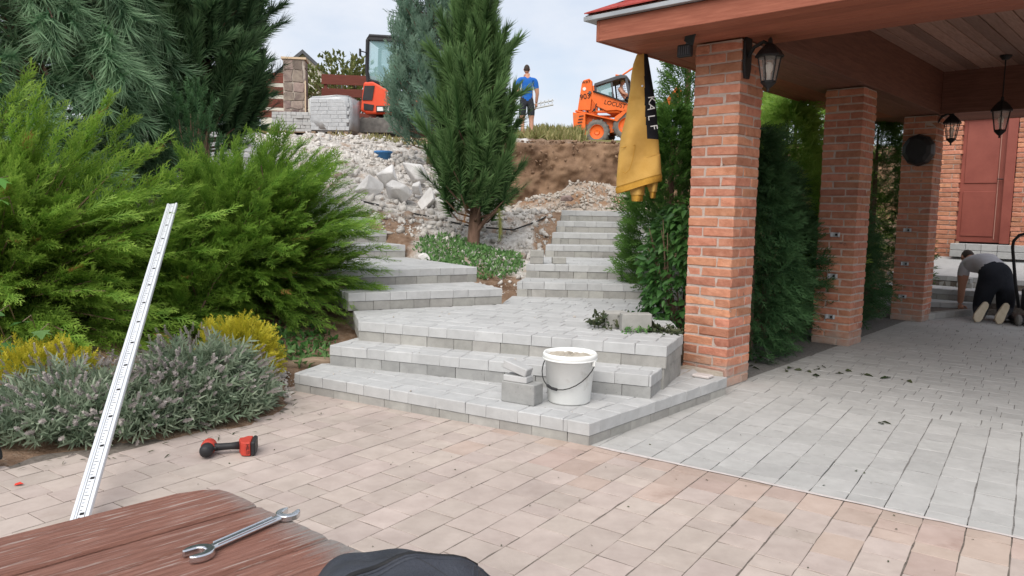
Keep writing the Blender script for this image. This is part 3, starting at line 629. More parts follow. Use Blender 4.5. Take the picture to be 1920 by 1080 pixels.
# ------------------------------------------------------------------ bricks
def brick_mesh(seed, L_=.247, W_=.118, H_=.0625, bev=.006):
    r = random.Random(seed); bm = bmesh.new(); bmesh.ops.create_cube(bm, size=1)
    for v in bm.verts: v.co = Vector((v.co.x*L_, v.co.y*W_, v.co.z*H_))
    bmesh.ops.bevel(bm, geom=bm.edges[:], offset=bev, segments=1, affect='EDGES')
    for v in bm.verts: v.co += Vector([r.gauss(0, .0024) for _ in range(3)])
    me = bpy.data.meshes.new('brick'); bm.to_mesh(me); bm.free(); me.materials.append(M['brick']); return me
BR = [brick_mesh(i) for i in range(10)]; BRH = [brick_mesh(50+i, .12) for i in range(5)]
def brick(parent, c, rz, half=False):
    o = bpy.data.objects.new('brick', random.choice(BRH if half else BR)); link(o, parent)
    o.location = (c[0]+random.gauss(0, .0012), c[1]+random.gauss(0, .0012), c[2]); o.rotation_euler = (random.gauss(0, .006), random.gauss(0, .006), rz+random.choice((0, math.pi))+random.gauss(0, .006)); return o
CR = .0761
def pillar(a, label, ncourse=34):
    c = G(a+.19, -.19); root = empty('brick_pillar', (c.x, c.y, 0), R(-42.7), label, 'pillar', 'brick pillars of the pergola')
    for k in range(ncourse):
        s = 1 if k % 2 == 0 else -1; z = CR*(k+.5)-.004
        for (x, y, r) in ((-.065, -.13, 0), (.13, -.065, R(90)), (.065, .13, 0), (-.13, .065, R(90))): brick(root, (x*s, y, z), r)
    mb = MB(); mb.box((0, 0, ncourse*CR/2), (.366, .366, ncourse*CR)); mb.build('mortar', 'mortar', root); return root
P1 = pillar(0, 'nearest brick pillar, carrying the floodlight and a wall lantern'); P2 = pillar(2.63, 'middle brick pillar with three small metal brackets in sunlight'); P3 = pillar(5.26, 'farthest brick pillar, in deep shade with a black box high on it')
# small metal brackets bolted to the pillars
def bracket(a, b, z, label):
    root = empty('metal_bracket', G(a, b, z), R(-42.7), label, 'bracket', 'brackets on the brick pillars')
    mb = MB(); mb.box((0, -.004, 0), (.085, .008, .045)); mb.box((-.04, -.022, 0), (.006, .04, .045)); mb.box((.03, -.018, 0), (.006, .03, .045)); mb.build('plate', 'galv', root)
    mb = MB(); mb.tube([(.012, 0, 0), (.012, -.03, 0)], .011, 6); mb.build('bolt', 'iron', root)
for zi, w in ((1.13, 'uppermost'), (.71, 'middle'), (.29, 'lowest')): bracket(2.625, -.19, zi, f'{w} galvanised bracket on the middle brick pillar')
for zi, w in ((1.16, 'uppermost'), (.73, 'middle'), (.31, 'lowest')): bracket(5.255, -.24, zi, f'{w} galvanised bracket on the farthest shaded brick pillar')

# ------------------------------------------------------------------ pergola roof
ZS = 2.60
roof = empty('pergola_roof', G(0, 0, 0), R(-42.7), 'red-brown timber roof with red shingles carried by the brick pillars', 'roof')
def rbox(name, x0, x1, y0, y1, z0, z1, m, bev=.004):      # local x = e2, y = e1
    mb = MB(); mb.box((0, 0, 0), (x1-x0, y1-y0, z1-z0)); o = mb.build(name, m, roof); o.location = ((x0+x1)/2, (y0+y1)/2, (z0+z1)/2)
    if bev: b = o.modifiers.new('b', 'BEVEL'); b.width = bev; b.segments = 1
    return o
def rboard(name, x0, x1, y0, y1, z0, z1, m, along):       # boards have their length on local X for the grain
    mb = MB(); L_, W_ = (x1-x0, y1-y0) if along == 'x' else (y1-y0, x1-x0); mb.box((0, 0, 0), (L_, W_, z1-z0), bev=min(.004, (z1-z0)/3)); o = mb.build(name, m, roof)
    o.location = ((x0+x1)/2, (y0+y1)/2, (z0+z1)/2); o.rotation_euler = (0, 0, 0 if along == 'x' else R(90)); return o
XL, XR, YF, YB = -.905, 3.7, -.49, 6.15  # XR cut short out of view so more light gets under the roof
rboard('fascia_board', XL, XR, YF-.03, YF, ZS-.005, ZS+.15, 'wood_red', 'x'); rboard('fascia_board', XL-.03, XL, YF-.03, YB, ZS-.005, ZS+.15, 'wood_red', 'y'); rboard('fascia_board', XL, XR, YB, YB+.03, ZS-.005, ZS+.15, 'wood_red', 'x')
n = 6; w = (.36-YF)/n
for i in range(n): rboard('soffit_board', XL+w*i*.0+.002, XR, YF+w*i+.001, YF+w*(i+1)-.001, ZS, ZS+.022, 'wood_red' , 'x')
w = (-XL+.0)/7
for i in range(7): rboard('soffit_board', XL+w*i+.001, XL+w*(i+1)-.001, .361, YB-.84, ZS, ZS+.022, 'wood_red' if i < 3 else 'wood_dark', 'y')
rboard('beam', -.38, .0, .37, 5.6, ZS+.024, ZS+.2, 'wood_dark', 'y'); rboard('beam', .0, XR, .13, .36, ZS+.024, ZS+.2, 'wood_red', 'x')
rboard('inner_face_board', -.001, .03, .37, 5.28, ZS-.002, ZS+.52, 'wood_dark', 'y')
rboard('inner_face_board', .03, XR, 5.28, 5.31, ZS-.002, ZS+.52, 'wood_dark', 'x'); rboard('inner_face_board', .03, XR, .36, .39, ZS+.01, ZS+.52, 'wood_dark', 'x')
n = 6
for i in range(n): rboard('soffit_board', XL, XR, 5.311+.14*i, 5.311+.14*(i+1)-.003, ZS, ZS+.022, 'wood_dark', 'x')
x = .03; k = 0
while x < XR-.02:
    rboard('ceiling_board', x+.004, x+.126, .39, 5.28, ZS+.50+.003*(k % 2), ZS+.53, 'wood_ceiling', 'y'); x += .13; k += 1
# zinc drip edge and shingled hips
rb = lambda nme, a, b, c, d_, z0, z1: rbox(nme, a, b, c, d_, z0, z1, 'zinc', .003)
rb('drip_edge', XL-.12, XR, YF-.075, YF-.028, ZS+.152, ZS+.185); rb('drip_edge', XL-.12, XL-.032, YF-.075, YB+.05, ZS+.153, ZS+.184)
SL = math.tan(R(27))
mb = MB(); x0, x1, y0, y1, z0 = XL-.11, XR+.1, YF-.07, YB+.07, ZS+.19; rise = (y1-y0)/2*SL; ym = (y0+y1)/2; h = (y1-y0)/2
mb.add([(x0, y0, z0), (x1, y0, z0), (x1, y1, z0), (x0, y1, z0), (x0+h, ym, z0+rise), (x1-.5, ym, z0+rise)], [(0, 1, 5, 4), (2, 3, 4, 5), (3, 0, 4), (1, 2, 5)]); mb.build('roof_deck', 'wood_dark', roof)
c27, s27 = math.cos(R(27)), math.sin(R(27))
for r in range(4):
    for i in range(15):
        w_ = .33; xx = x0+r*.125+i*w_+(r % 2)*.16-.02; xa = max(xx, x0+r*.13); xb = xx+w_-.006
        if xb-xa < .03: continue
        y_, z_ = y0-.01+r*.14*c27, z0+.012+r*.14*s27+.004*r
        mb = MB(); L_ = .17; mb.add([(xa, y_, z_), (xb, y_, z_), (xb+.0, y_+L_*c27, z_+L_*s27-.004), (xa+L_*.9*(xa > xx), y_+L_*c27, z_+L_*s27-.004)]+[(xa, y_, z_+.01), (xb, y_, z_+.01), (xb, y_+L_*c27, z_+L_*s27+.006), (xa+L_*.9*(xa > xx), y_+L_*c27, z_+L_*s27+.006)],
               [(3, 2, 1, 0), (4, 5, 6, 7), (0, 1, 5, 4), (1, 2, 6, 5), (2, 3, 7, 6), (3, 0, 4, 7)]); mb.build('shingle', 'shingle', roof)
mb = MB(); mb.add([(x0+.3, y0+.45, z0+.45*SL+.02), (x1, y0+.45, z0+.45*SL+.02), (x1-.5, ym, z0+rise+.02), (x0+h, ym, z0+rise+.02), (x0, y0, z0+.02), (x0, y1, z0+.02), (x0+.3, y0+.3, z0+.3*SL+.02)], [(0, 1, 2, 3), (4, 6, 3, 5)]); mb.build('shingle_cover', 'shingle', roof)

# ------------------------------------------------------------------ lanterns
def lantern(name, loc, rz, label, scale=1, up_arm=False, plate=True, rod=0):
    root = empty(name, loc, rz, label, 'lantern', 'black lanterns')
    ang = [R(60*k) for k in range(6)]
    def ring(r, z): return [(r*math.cos(a)*scale, r*math.sin(a)*scale, z*scale) for a in ang]
    mb = MB()                                     # cage: posts, collar, base
    for k in range(6): p, q = ring(.095, .10)[k], ring(.06, -.10)[k]; mb.tube([p, q], .006*scale, 5)
    v = ring(.062, -.10)+ring(.066, -.115)+ring(.03, -.15)+ring(.012, -.165)+ring(.012, -.19)
    f = [(i*6+k, i*6+(k+1) % 6, i*6+6+(k+1) % 6, i*6+6+k) for i in range(4) for k in range(6)]+[tuple(range(5, -1, -1)), tuple(24+k for k in range(6))]; mb.add(v, f); mb.build('cage', 'iron', root)
    mb = MB(); v = ring(.118, .095)+ring(.12, .11)+ring(.085, .16)+ring(.045, .20)+ring(.02, .215)+ring(.018, .25)+ring(.004, .265)
    f = [(i*6+k, i*6+(k+1) % 6, i*6+6+(k+1) % 6, i*6+6+k) for i in range(6) for k in range(6)]+[tuple(range(5, -1, -1))]; mb.add(v, f); mb.build('roof_cap', 'iron', root)
    mb = MB(); a, b = ring(.088, .095), ring(.056, -.098)
    for k in range(6): mb.add([a[k], a[(k+1) % 6], b[(k+1) % 6], b[k]], [(0, 1, 2, 3)])
    mb.build('glass_pane', 'glass', root)
    mb = MB(); mb.lathe([(.0, .05), (.018, .045), (.03, .02), (.026, -.01), (.014, -.03), (.014, -.09), (.0, -.09)], 10); mb.build('bulb', 'bulb', root, smooth=True)
    if plate:
        mb = MB(); mb.tube([(0, .0, .2*scale), (0, .05, .235*scale), (0, .12, .2*scale), (0, .165, .12*scale)], .014, 6); mb.build('arm', 'iron', root)
        mb = MB(); mb.prism([(-.05, -.02), (-.03, -.1), (.03, -.1), (.05, -.02), (.05, .16), (.03, .22), (-.03, .22), (-.05, .16)], .02, Matrix.Translation((0, .17, .05))); mb.build('wall_plate', 'iron', root)
    if rod:
        mb = MB(); mb.tube([(0, 0, .25*scale), (0, 0, rod)], .007, 6); mb.build('rod', 'iron', root); mb = MB(); mb.lathe([(0, rod-.05), (.035, rod-.045), (.06, rod-.01), (.06, rod), (0, rod)], 12); mb.build('ceiling_rose', 'iron', root)
    return root
lantern('wall_lantern', G(.07, .18, 2.36), R(-42.7+90), 'black wall lantern on the nearest brick pillar', .84)
lantern('wall_lantern', G(5.35, .15, 2.39), R(-42.7+90), 'black wall lantern on the far shaded pillar, against the sunlit brick wall', .9)
lantern('ceiling_lantern', G(4.6, .80, 2.40), 0, 'black lantern hanging from the pergola ceiling in front of the door', 1.0, plate=False, rod=.70)
# floodlight with its small panel
root = empty('floodlight', G(-.16, -.32, 2.535), R(-42.7), 'small black floodlight with tilted panel at the top of the nearest pillar', 'floodlight')
mb = MB(); mb.box((-.02, -.06, -.03), (.115, .04, .09), bev=.006); mb.build('lamp_head', 'black', root)
mb = MB()
for i in range(5): mb.box((-.055+.018*i, -.082, -.03), (.006, .006, .06))
mb.build('cooling_fin', 'slate', root)
mb = MB(); mb.tube([(-.01, -.055, .0), (.005, -.07, .03), (.025, -.085, .06)], .012, 8); mb.build('swivel_arm', 'slate', root)
mb = MB(); mb.box((.04, -.10, .055), (.085, .012, .10), Euler((R(25), R(30), 0)).to_matrix(), .003); mb.build('solar_panel', 'black', root)
# black rounded box on the far pillar
root = empty('wall_box', G(5.255, -.17, 2.16), R(-42.7), 'black rounded box with built-on reflection strips mounted high on the farthest pillar', 'wall box')
mb = MB(); v = []
for (s, yy) in ((1, 0), (1, -.06), (.9, -.13), (.65, -.16)):
    for k in range(10): a = R(36*k+18); v.append((.19*s*math.cos(a), yy, .20*s*math.sin(a)))
mb.add(v, [(i*10+k, i*10+(k+1) % 10, i*10+10+(k+1) % 10, i*10+10+k) for i in range(3) for k in range(10)]+[tuple(range(9, -1, -1)), tuple(30+k for k in range(10))]); mb.build('housing', 'black', root)
for i in range(4):
    mb = MB(); mb.box((-.15, -.10, .03-.03*i), (.06, .05, .008)); mb.build('reflection_strip', 'galv', root)  # pale strips stand for light reflected on the housing
# rolled woven mat behind the nearest pillar
pts = [G(.55, -.33, 2.46-.05*i) for i in range(11)]
mb = MB()
for i in range(10):
    mb.tube([pts[i]+Vector((.003*math.sin(i*2), 0, 0)), pts[i]-Vector((0, 0, .047))], [.055-.002*abs(i-5), .062-.002*abs(i-5)], 12)
o = mb.build('rolled_mat', 'mat_weave'); tag(o, 'brown woven roll hanging under the eave behind the nearest pillar', 'roll')

# ------------------------------------------------------------------ garage wall with the red door
WA = 8.73
wall = empty('garage_wall', G(WA, 0, 0), R(-42.7), 'sunlit orange brick garage wall behind the far pillar', 'wall')
def wall_part(x0, x1, yoff, z0=.60, n=33):
    for k in range(n):
        x = x0-(0 if k % 2 == 0 else .13)+random.uniform(-.01, .01)
        while x < x1-.03:
            a, b = max(x, x0), min(x+.25, x1)
            if b-a > .2: brick(wall, ((a+b)/2, yoff+.06, z0+CR*(k+.5)), 0)
            elif b-a > .05:
                o = brick(wall, ((a+b)/2, yoff+.06, z0+CR*(k+.5)), 0, True); o.scale.x = (b-a)/.12
            x += .26
    mb = MB(); mb.box(((x0+x1)/2, yoff+.075, z0+n*CR/2), (x1-x0-.01, .12, n*CR)); mb.build('mortar', 'mortar', wall)
wall_part(-1.35, -.485, 0); wall_part(.285, .56, 0); wall_part(.565, 1.4, -.05)
mb = MB(); mb.box((.1, .12, 3.02), (3.2, .2, .13)); o = mb.build('timber_lintel', 'lath', wall)
mb = MB(); mb.box((.1, .2, 3.3), (3.2, .2, .4)); mb.build('upper_wall', 'mortar', wall)
mb = MB(); mb.box((0, .2, 2.0), (.9, .02, 2.3)); mb.build('inner_backing', 'black', wall)
door = empty('house_door', G(WA, 0, 0), R(-42.7), 'dark red panelled door in the sunlit brick garage wall', 'door')
mb = MB(); mb.box((-.17, .10, 1.95), (.62, .04, 2.0)); mb.build('leaf', 'door', door)
mb = MB(); mb.box((-.19, .072, 2.38), (.46, .014, .98), bev=.005); mb.build('upper_panel', 'door', door); mb = MB(); mb.box((-.19, .072, 1.4), (.46, .014, .72), bev=.005); mb.build('lower_panel', 'door', door)
mb = MB(); mb.box((.055, .07, 1.95), (.01, .012, 1.9)); mb.build('bead', 'house_wall', door)
mb = MB(); mb.box((.215, .05, 1.95), (.13, .14, 2.02)); mb.build('jamb', 'door', door)
mb = MB(); mb.box((-.1, .05, 2.958), (.76, .14, .012)); mb.build('head', 'door', door)
mb = MB(); mb.tube([(.12, .05, 1.95), (.12, .02, 1.95), (.05, .015, 1.95)], .009, 6); mb.build('handle', 'iron', door)
ds = empty('door_step', G(WA, 0, 0), R(-42.7), 'two-course concrete block doorstep under the red door', 'doorstep')
for k, z in enumerate((.76, .87)):
    x = -.5
    while x < .42: mb = MB(); mb.box((x+.11, -.07, z), (.215, .2, .105), bev=.006); mb.build('block', 'step_paver', ds); x += .22
# rear steps
rear = empty('rear_steps', (0, 0, 0), 0, 'grey block steps behind the far pillar leading to the red door', 'steps')
def gp2(*p):
    q = [G(a, b).xy for a, b in p]; return q if area(q) > 0 else q[::-1]
def front_first(poly, a):
    k = min(range(len(poly)), key=lambda i: (poly[i]-a).length); return poly[k:]+poly[:k]
p = front_first(gp2((5.55, -.02), (6.75, .34), (7.1, .9), (7.1, -1.15), (6.35, -1.15)), G(5.55, -.02).xy); step(rear, p, .155, -.02, front=(0,), sides=(len(p)-1,))
p = front_first(gp2((6.82, -1.12), (6.95, 1.0), (7.7, 1.0), (7.7, -1.12)), G(6.82, -1.12).xy); step(rear, p, .31, .15, front=(0,), sides=(3,))
p = front_first(gp2((7.45, -1.1), (7.5, 1.2), (7.75, 1.2), (7.75, -1.1)), G(7.45, -1.1).xy); step(rear, p, .465, .30, front=(0,), sides=(3,))
q = [G(7.7, -1.1, .462), G(7.7, 1.6, .462), G(8.75, 1.6, .70), G(8.75, -1.3, .70)]
pydata('paved_ramp', [*q, *[Vector((v.x, v.y, 0)) for v in q]], [(0, 1, 2, 3), (4, 5, 1, 0), (5, 6, 2, 1), (7, 4, 0, 3)], 'step_paver', rear)
loose('paver', G(7.42, .0, .31+.036), (.2, .16, .072), R(-40), 'lower of two loose pavers beside the kneeling man', 'step_block', 'paver', g)
loose('paver', G(7.42, .0, .31+.108), (.17, .16, .072), R(-46), 'upper of two loose pavers beside the kneeling man', 'dark_block', 'paver', g)

# ------------------------------------------------------------------ hoodie hanging from the eave
HX, HY = 1.03, 6.36
hood = empty('hoodie', (HX, HY, 1.4), R(-16), 'mustard yellow hoodie with a black panel hanging from the pergola eave', 'hoodie')
K = 6.4/1420
prof = [(103, 1203, 1213), (115, 1196, 1217), (130, 1191, 1220), (150, 1188, 1224), (175, 1187, 1229), (200, 1184, 1234), (225, 1180, 1237), (245, 1175, 1239), (262, 1172, 1241), (285, 1171, 1244), (310, 1169, 1247), (332, 1168, 1249), (340, 1168, 1250)]
def hz(y): return (355-y)*K+.11
def loft(rows, n, depth, split=None):
    v = []; f = []
    for r, (y, xl, xr) in enumerate(rows):
        cx = ((xl+xr)/2-1207)*K; hw = (xr-xl)/2*K; dp = depth(y)
        for k in range(n):
            a = 2*math.pi*k/n; wv = 1+.10*math.sin(3*a+y*.03)+.07*math.sin(5*a-y*.05)*(y > 180)
            v.append((cx+hw*math.cos(a), dp*math.sin(a)*wv-.025*math.sin(y*.045+a*2)*(y > 190), hz(y)+(.0012*(xr-xl)*math.cos(a)*.55 if y > 300 and xr-xl > 60 else 0)))
    for r in range(len(rows)-1):
        for k in range(n): f.append((r*n+k, r*n+(k+1) % n, (r+1)*n+(k+1) % n, (r+1)*n+k))
    f.append(tuple(range(n))); return v, f
def dense(rows, m):
    res = []
    for i in range(len(rows)-1):
        for k in range(m): t = k/m; res.append(tuple(a+(b-a)*t for a, b in zip(rows[i], rows[i+1])))
    return res+[rows[-1]]
rows = dense(prof, 7); dpt = lambda y: .03+.07*min(1, (y-100)/120)
v, f = loft(rows, 110, dpt); o = pydata('body', v, f, ['yellow_cloth', 'black_cloth'], hood, True)
for p in o.data.polygons:
    c = p.center; yy = 355-(c.z-.11)/K; lim = (np.interp(yy, [103, 190, 262], [1210, 1216, 1223])-1207)*K
    if yy < 266 and c.x > lim: p.material_index = 1
hem = [(340, 1167, 1250), (344, 1166, 1251), (351, 1167, 1251), (353, 1169, 1249)]; v, f = loft(hem, 40, lambda y: .105); pydata('hem', v, f, 'yellow_rib', hood, True)
for (xl, xr, y1) in ((1190, 1220, 366), (1224, 1243, 360)):
    rws = [(330, xl-2, xr+2), (350, xl, xr), (y1, xl+4, xr-1)]; v, f = loft(dense(rws, 3), 16, lambda y: .05); s_ = pydata('sleeve', v, f, 'yellow_cloth', hood, True)
    v, f = loft([(y1-1, xl+5, xr-2), (y1+3, xl+5, xr-3), (y1+11, xl+6, xr-3), (y1+12, xl+8, xr-5)], 16, lambda y: .042); pydata('cuff', v, f, 'yellow_rib', s_, True)
mb = MB(); pk = [(1177, 282), (1203, 277), (1199, 305), (1194, 322), (1187, 328), (1182, 325)]
vv = [((x-1207)*K, -.115, hz(y)) for x, y in pk]; mb.tube([Vector(a) for a in vv], .003, 5); mb.build('pocket_seam', 'yellow_rib', hood)
mb = MB(); mb.lathe([(.0, 0), (.008, 0), (.008, .004), (0, .004)], 10, M4=Matrix.Translation(((1211-1207)*K, -.085, hz(172))) @ Matrix.Rotation(R(90), 4, 'X')); mb.build('eyelet', 'galv', hood)
for ch, x, y, rr in (('K', 1229, 197, -80), ('A', 1229, 211, -100), ('L', 1230, 229, -80), ('F', 1235, 246, -80)):
    text('printed_letter', ch, .085, 'letter', hood, Matrix.Translation(((x-1207)*K, -.075-.0002*y, hz(y))) @ Matrix.Rotation(R(90), 4, 'X') @ Matrix.Rotation(R(25), 4, 'Y') @ Matrix.Rotation(R(rr), 4, 'Z'), .001)
# ------------------------------------------------------------------ foliage
def unit(a): return a/np.maximum(np.linalg.norm(a, axis=-1, keepdims=True), 1e-9)
def basis(D, roll=None):
    """rotation matrices whose Y axis is D, Z roughly up, rolled about D"""
    n = len(D); D = unit(D); upv = np.tile([0., 0, 1.], (n, 1)); X = np.cross(D, upv); bad = np.linalg.norm(X, axis=1) < 1e-3; X[bad] = [1, 0, 0]; X = unit(X); Zv = np.cross(X, D)
    if roll is not None:
        c, s = np.cos(roll)[:, None], np.sin(roll)[:, None]; X, Zv = X*c+Zv*s, -X*s+Zv*c
    return np.stack([X, D, Zv], -1)
def instances(name, temps, P, Rm, S, m, parent, val=None, tipf=1.0):
    VV = []; FF = []; CC = []; k = 0; idx = rng.integers(0, len(temps), len(P)); val = rng.random(len(P)) if val is None else val
    for t, (tv, tf, tt) in enumerate(temps):
        w = np.where(idx == t)[0]
        if not len(w): continue
        v = np.einsum('nij,vj->nvi', Rm[w], tv)*S[w][:, None, None]+P[w][:, None, :]
        VV.append(v.reshape(-1, 3)); FF.append((tf[None]+(np.arange(len(w))*len(tv))[:, None, None]).reshape(-1, 3)+k)
        c = np.ones((len(w), len(tv), 4)); c[..., 0] = np.clip(val[w][:, None]+rng.normal(0, .06, (len(w), len(tv))), 0, 1); c[..., 1] = tt[None]*tipf; CC.append(c.reshape(-1, 4)); k += len(w)*len(tv)
    return npmesh(name, np.concatenate(VV), np.concatenate(FF), m, parent, np.concatenate(CC))
class TB:
    def __init__(s): s.v = []; s.f = []; s.t = []
    def blade(s, a, b, w, side, t0=0, t1=1, curve=None):
        a = np.array(a, float); b = np.array(b, float); side = np.array(side, float); k = len(s.v)
        if curve is None: s.v += [a-side*w/2, a+side*w/2, b]; s.t += [t0, t0, t1]; s.f.append((k, k+1, k+2))
        else:
            mdl = (a+b)/2+np.array(curve); s.v += [a-side*w/2, a+side*w/2, mdl-side*w/2, mdl+side*w/2, b]; s.t += [t0, t0, (t0+t1)/2, (t0+t1)/2, t1]; s.f += [(k, k+1, k+3), (k, k+3, k+2), (k+2, k+3, k+4)]
    def get(s): return np.array(s.v), np.array(s.f), np.array(s.t)
def spray(seed, L_=1., n=11, sl=.34, w=.045, droop=.25, sub=2, spread=38):
    r = random.Random(seed); tb = TB(); ax = lambda t: np.array([.06*math.sin(3*t+seed), L_*t*(1-.06*t), .12*t-droop*t*t])
    for i in range(5): tb.blade(ax(i/5), ax((i+1)/5+.03), w*(1.1-.12*i), (1, 0, .2), i/5, (i+1)/5)
    for i in range(n):
        t = .08+.86*i/n+r.uniform(-.02, .02); p = ax(t); sd_ = 1 if i % 2 else -1; l = sl*(1.05-.72*t)*r.uniform(.75, 1.2); a = R(spread*r.uniform(.7, 1.25)); el = r.uniform(-.25, .35)
        d_ = np.array([sd_*math.sin(a), math.cos(a), el]); e_ = p+d_*l+np.array([0, .05*l, -.12*l]); tb.blade(p, e_, w*.9, unit(np.cross(d_, (0, 0, 1.))), t*.7, .6+.4*t)
        for j in range(sub):
            q_ = p+(e_-p)*(.3+.32*j); s2 = 1 if (i+j) % 2 else -1; a2 = a*sd_+s2*R(32); d2 = np.array([math.sin(a2), math.cos(a2), el+r.uniform(-.2, .3)]); tb.blade(q_, q_+d2*l*.55*r.uniform(.7, 1.2), w*.75, unit(np.cross(d2, (0, 0, 1.))), t*.7, .65+.35*t)
    return tb.get()
def foxtail(seed, nn=125, L_=1., nl=.33, w=.042, ang=46):
    r = random.Random(seed); tb = TB()
    for i in range(nn):
        t = (i+.5)/nn; p = np.array([0, L_*t, 0]); ph = i*2.39996+r.uniform(-.3, .3); a = R(ang*(1.3-.85*t)*r.uniform(.7, 1.3)); l = nl*r.uniform(.75, 1.15)*(.8+.35*t)
        d_ = np.array([math.cos(ph)*math.sin(a), math.cos(a), math.sin(ph)*math.sin(a)]); sd_ = unit(np.cross(d_, (0.3, .2, 1.))); tb.blade(p, p+d_*l, w, sd_, .0, 1)
    tb.blade((0, 0, 0), (0, L_*.98, 0), .03, (1, 0, 0), 0, .2)
    return tb.get()
def tuft(seed, nn=60, nl=1., w=.05):
    r = random.Random(seed); tb = TB()
    for i in range(nn):
        t = i/nn; p = np.array([0, 1.1*t, 0]); ph = r.uniform(0, 6.283); a = R(r.uniform(18, 62)); l = nl*r.uniform(.7, 1.05)
        d_ = np.array([math.cos(ph)*math.sin(a), math.cos(a), math.sin(ph)*math.sin(a)]); e_ = p+d_*l; sd_ = unit(np.cross(d_, (.2, .1, 1.))); tb.blade(p, e_, w, sd_, .0, 1)
    return tb.get()
def leaf(seed, L_=1., W_=.5, fold=.12, bend=.15):
    r = random.Random(seed); v = [(0, 0, 0), (-W_*.42, L_*.35, fold), (0, L_*.4, 0), (W_*.42, L_*.35, fold), (-W_*.25, L_*.75, fold*.7-bend*.5), (0, L_*.75, -bend*.4), (W_*.25, L_*.75, fold*.7-bend*.5), (0, L_, -bend)]
    f = [(0, 2, 1), (0, 3, 2), (1, 2, 5), (1, 5, 4), (2, 3, 6), (2, 6, 5), (4, 5, 7), (5, 6, 7)]; return np.array(v, float), np.array(f), np.array([.1, .5, .3, .5, .7, .6, .7, 1.])
SPR = [spray(i, droop=.15+.1*(i % 3)) for i in range(6)]; SPF = [spray(20+i, n=9, sl=.4, droop=.05, spread=34, w=.06) for i in range(5)]; SPS = [spray(40+i, n=7, sl=.45, sub=1, droop=.05, w=.085) for i in range(4)]
FOX = [foxtail(i) for i in range(5)]; TUF = [tuft(i) for i in range(5)]; LEA = [leaf(i, 1, .5+.06*i) for i in range(4)]; NAR = [leaf(i, 1, .16, .03, .1) for i in range(3)]
L_ = 0
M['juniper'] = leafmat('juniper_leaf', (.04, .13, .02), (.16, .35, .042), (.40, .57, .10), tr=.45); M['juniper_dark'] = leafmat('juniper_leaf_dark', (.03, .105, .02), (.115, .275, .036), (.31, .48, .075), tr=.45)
M['pine'] = leafmat('pine_needle', (.018, .06, .022), (.05, .125, .035), (.20, .33, .12)); M['pine_dark'] = leafmat('pine_needle_dark', (.014, .05, .024), (.04, .10, .042), (.16, .27, .12))  # dark needle bases, bright tips: brush-interior shade put into the colour
M['pine_pale'] = leafmat('pine_needle_pale', (.035, .11, .048), (.09, .2, .09), (.33, .49, .29)); M['blue'] = leafmat('blue_cypress_leaf', (.055, .13, .085), (.13, .235, .165), (.24, .35, .26))
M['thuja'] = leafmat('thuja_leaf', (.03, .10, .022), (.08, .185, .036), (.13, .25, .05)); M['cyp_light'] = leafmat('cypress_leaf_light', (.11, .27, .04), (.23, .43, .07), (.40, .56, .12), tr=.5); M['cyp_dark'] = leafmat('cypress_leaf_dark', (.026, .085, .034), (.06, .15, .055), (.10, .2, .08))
M['broad'] = leafmat('broad_leaf', (.04, .115, .03), (.10, .22, .055), None, .4); M['broad_light'] = leafmat('broad_leaf_light', (.10, .26, .05), (.19, .37, .09), None, .45)
M['lav_leaf'] = leafmat('lavender_leaf', (.16, .225, .145), (.33, .39, .28)); M['lav_flower'] = leafmat('lavender_flower', (.28, .25, .235), (.41, .375, .35), None, .9, .2); M['lav_stem'] = leafmat('lavender_stem', (.14, .16, .08), (.28, .27, .17))
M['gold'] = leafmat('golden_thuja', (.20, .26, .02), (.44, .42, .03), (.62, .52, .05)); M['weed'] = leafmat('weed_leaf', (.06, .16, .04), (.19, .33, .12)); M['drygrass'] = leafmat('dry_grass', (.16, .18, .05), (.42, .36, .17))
M['wild'] = leafmat('wild_bush', (.09, .13, .03), (.25, .26, .10)); M['dry_leaf'] = leafmat('dry_needle', (.3, .14, .05), (.42, .22, .08)); M['clip'] = leafmat('cut_ivy', (.03, .05, .02), (.09, .10, .05)); M['needle_y'] = leafmat('yellowing_needle', (.16, .2, .05), (.3, .3, .1))
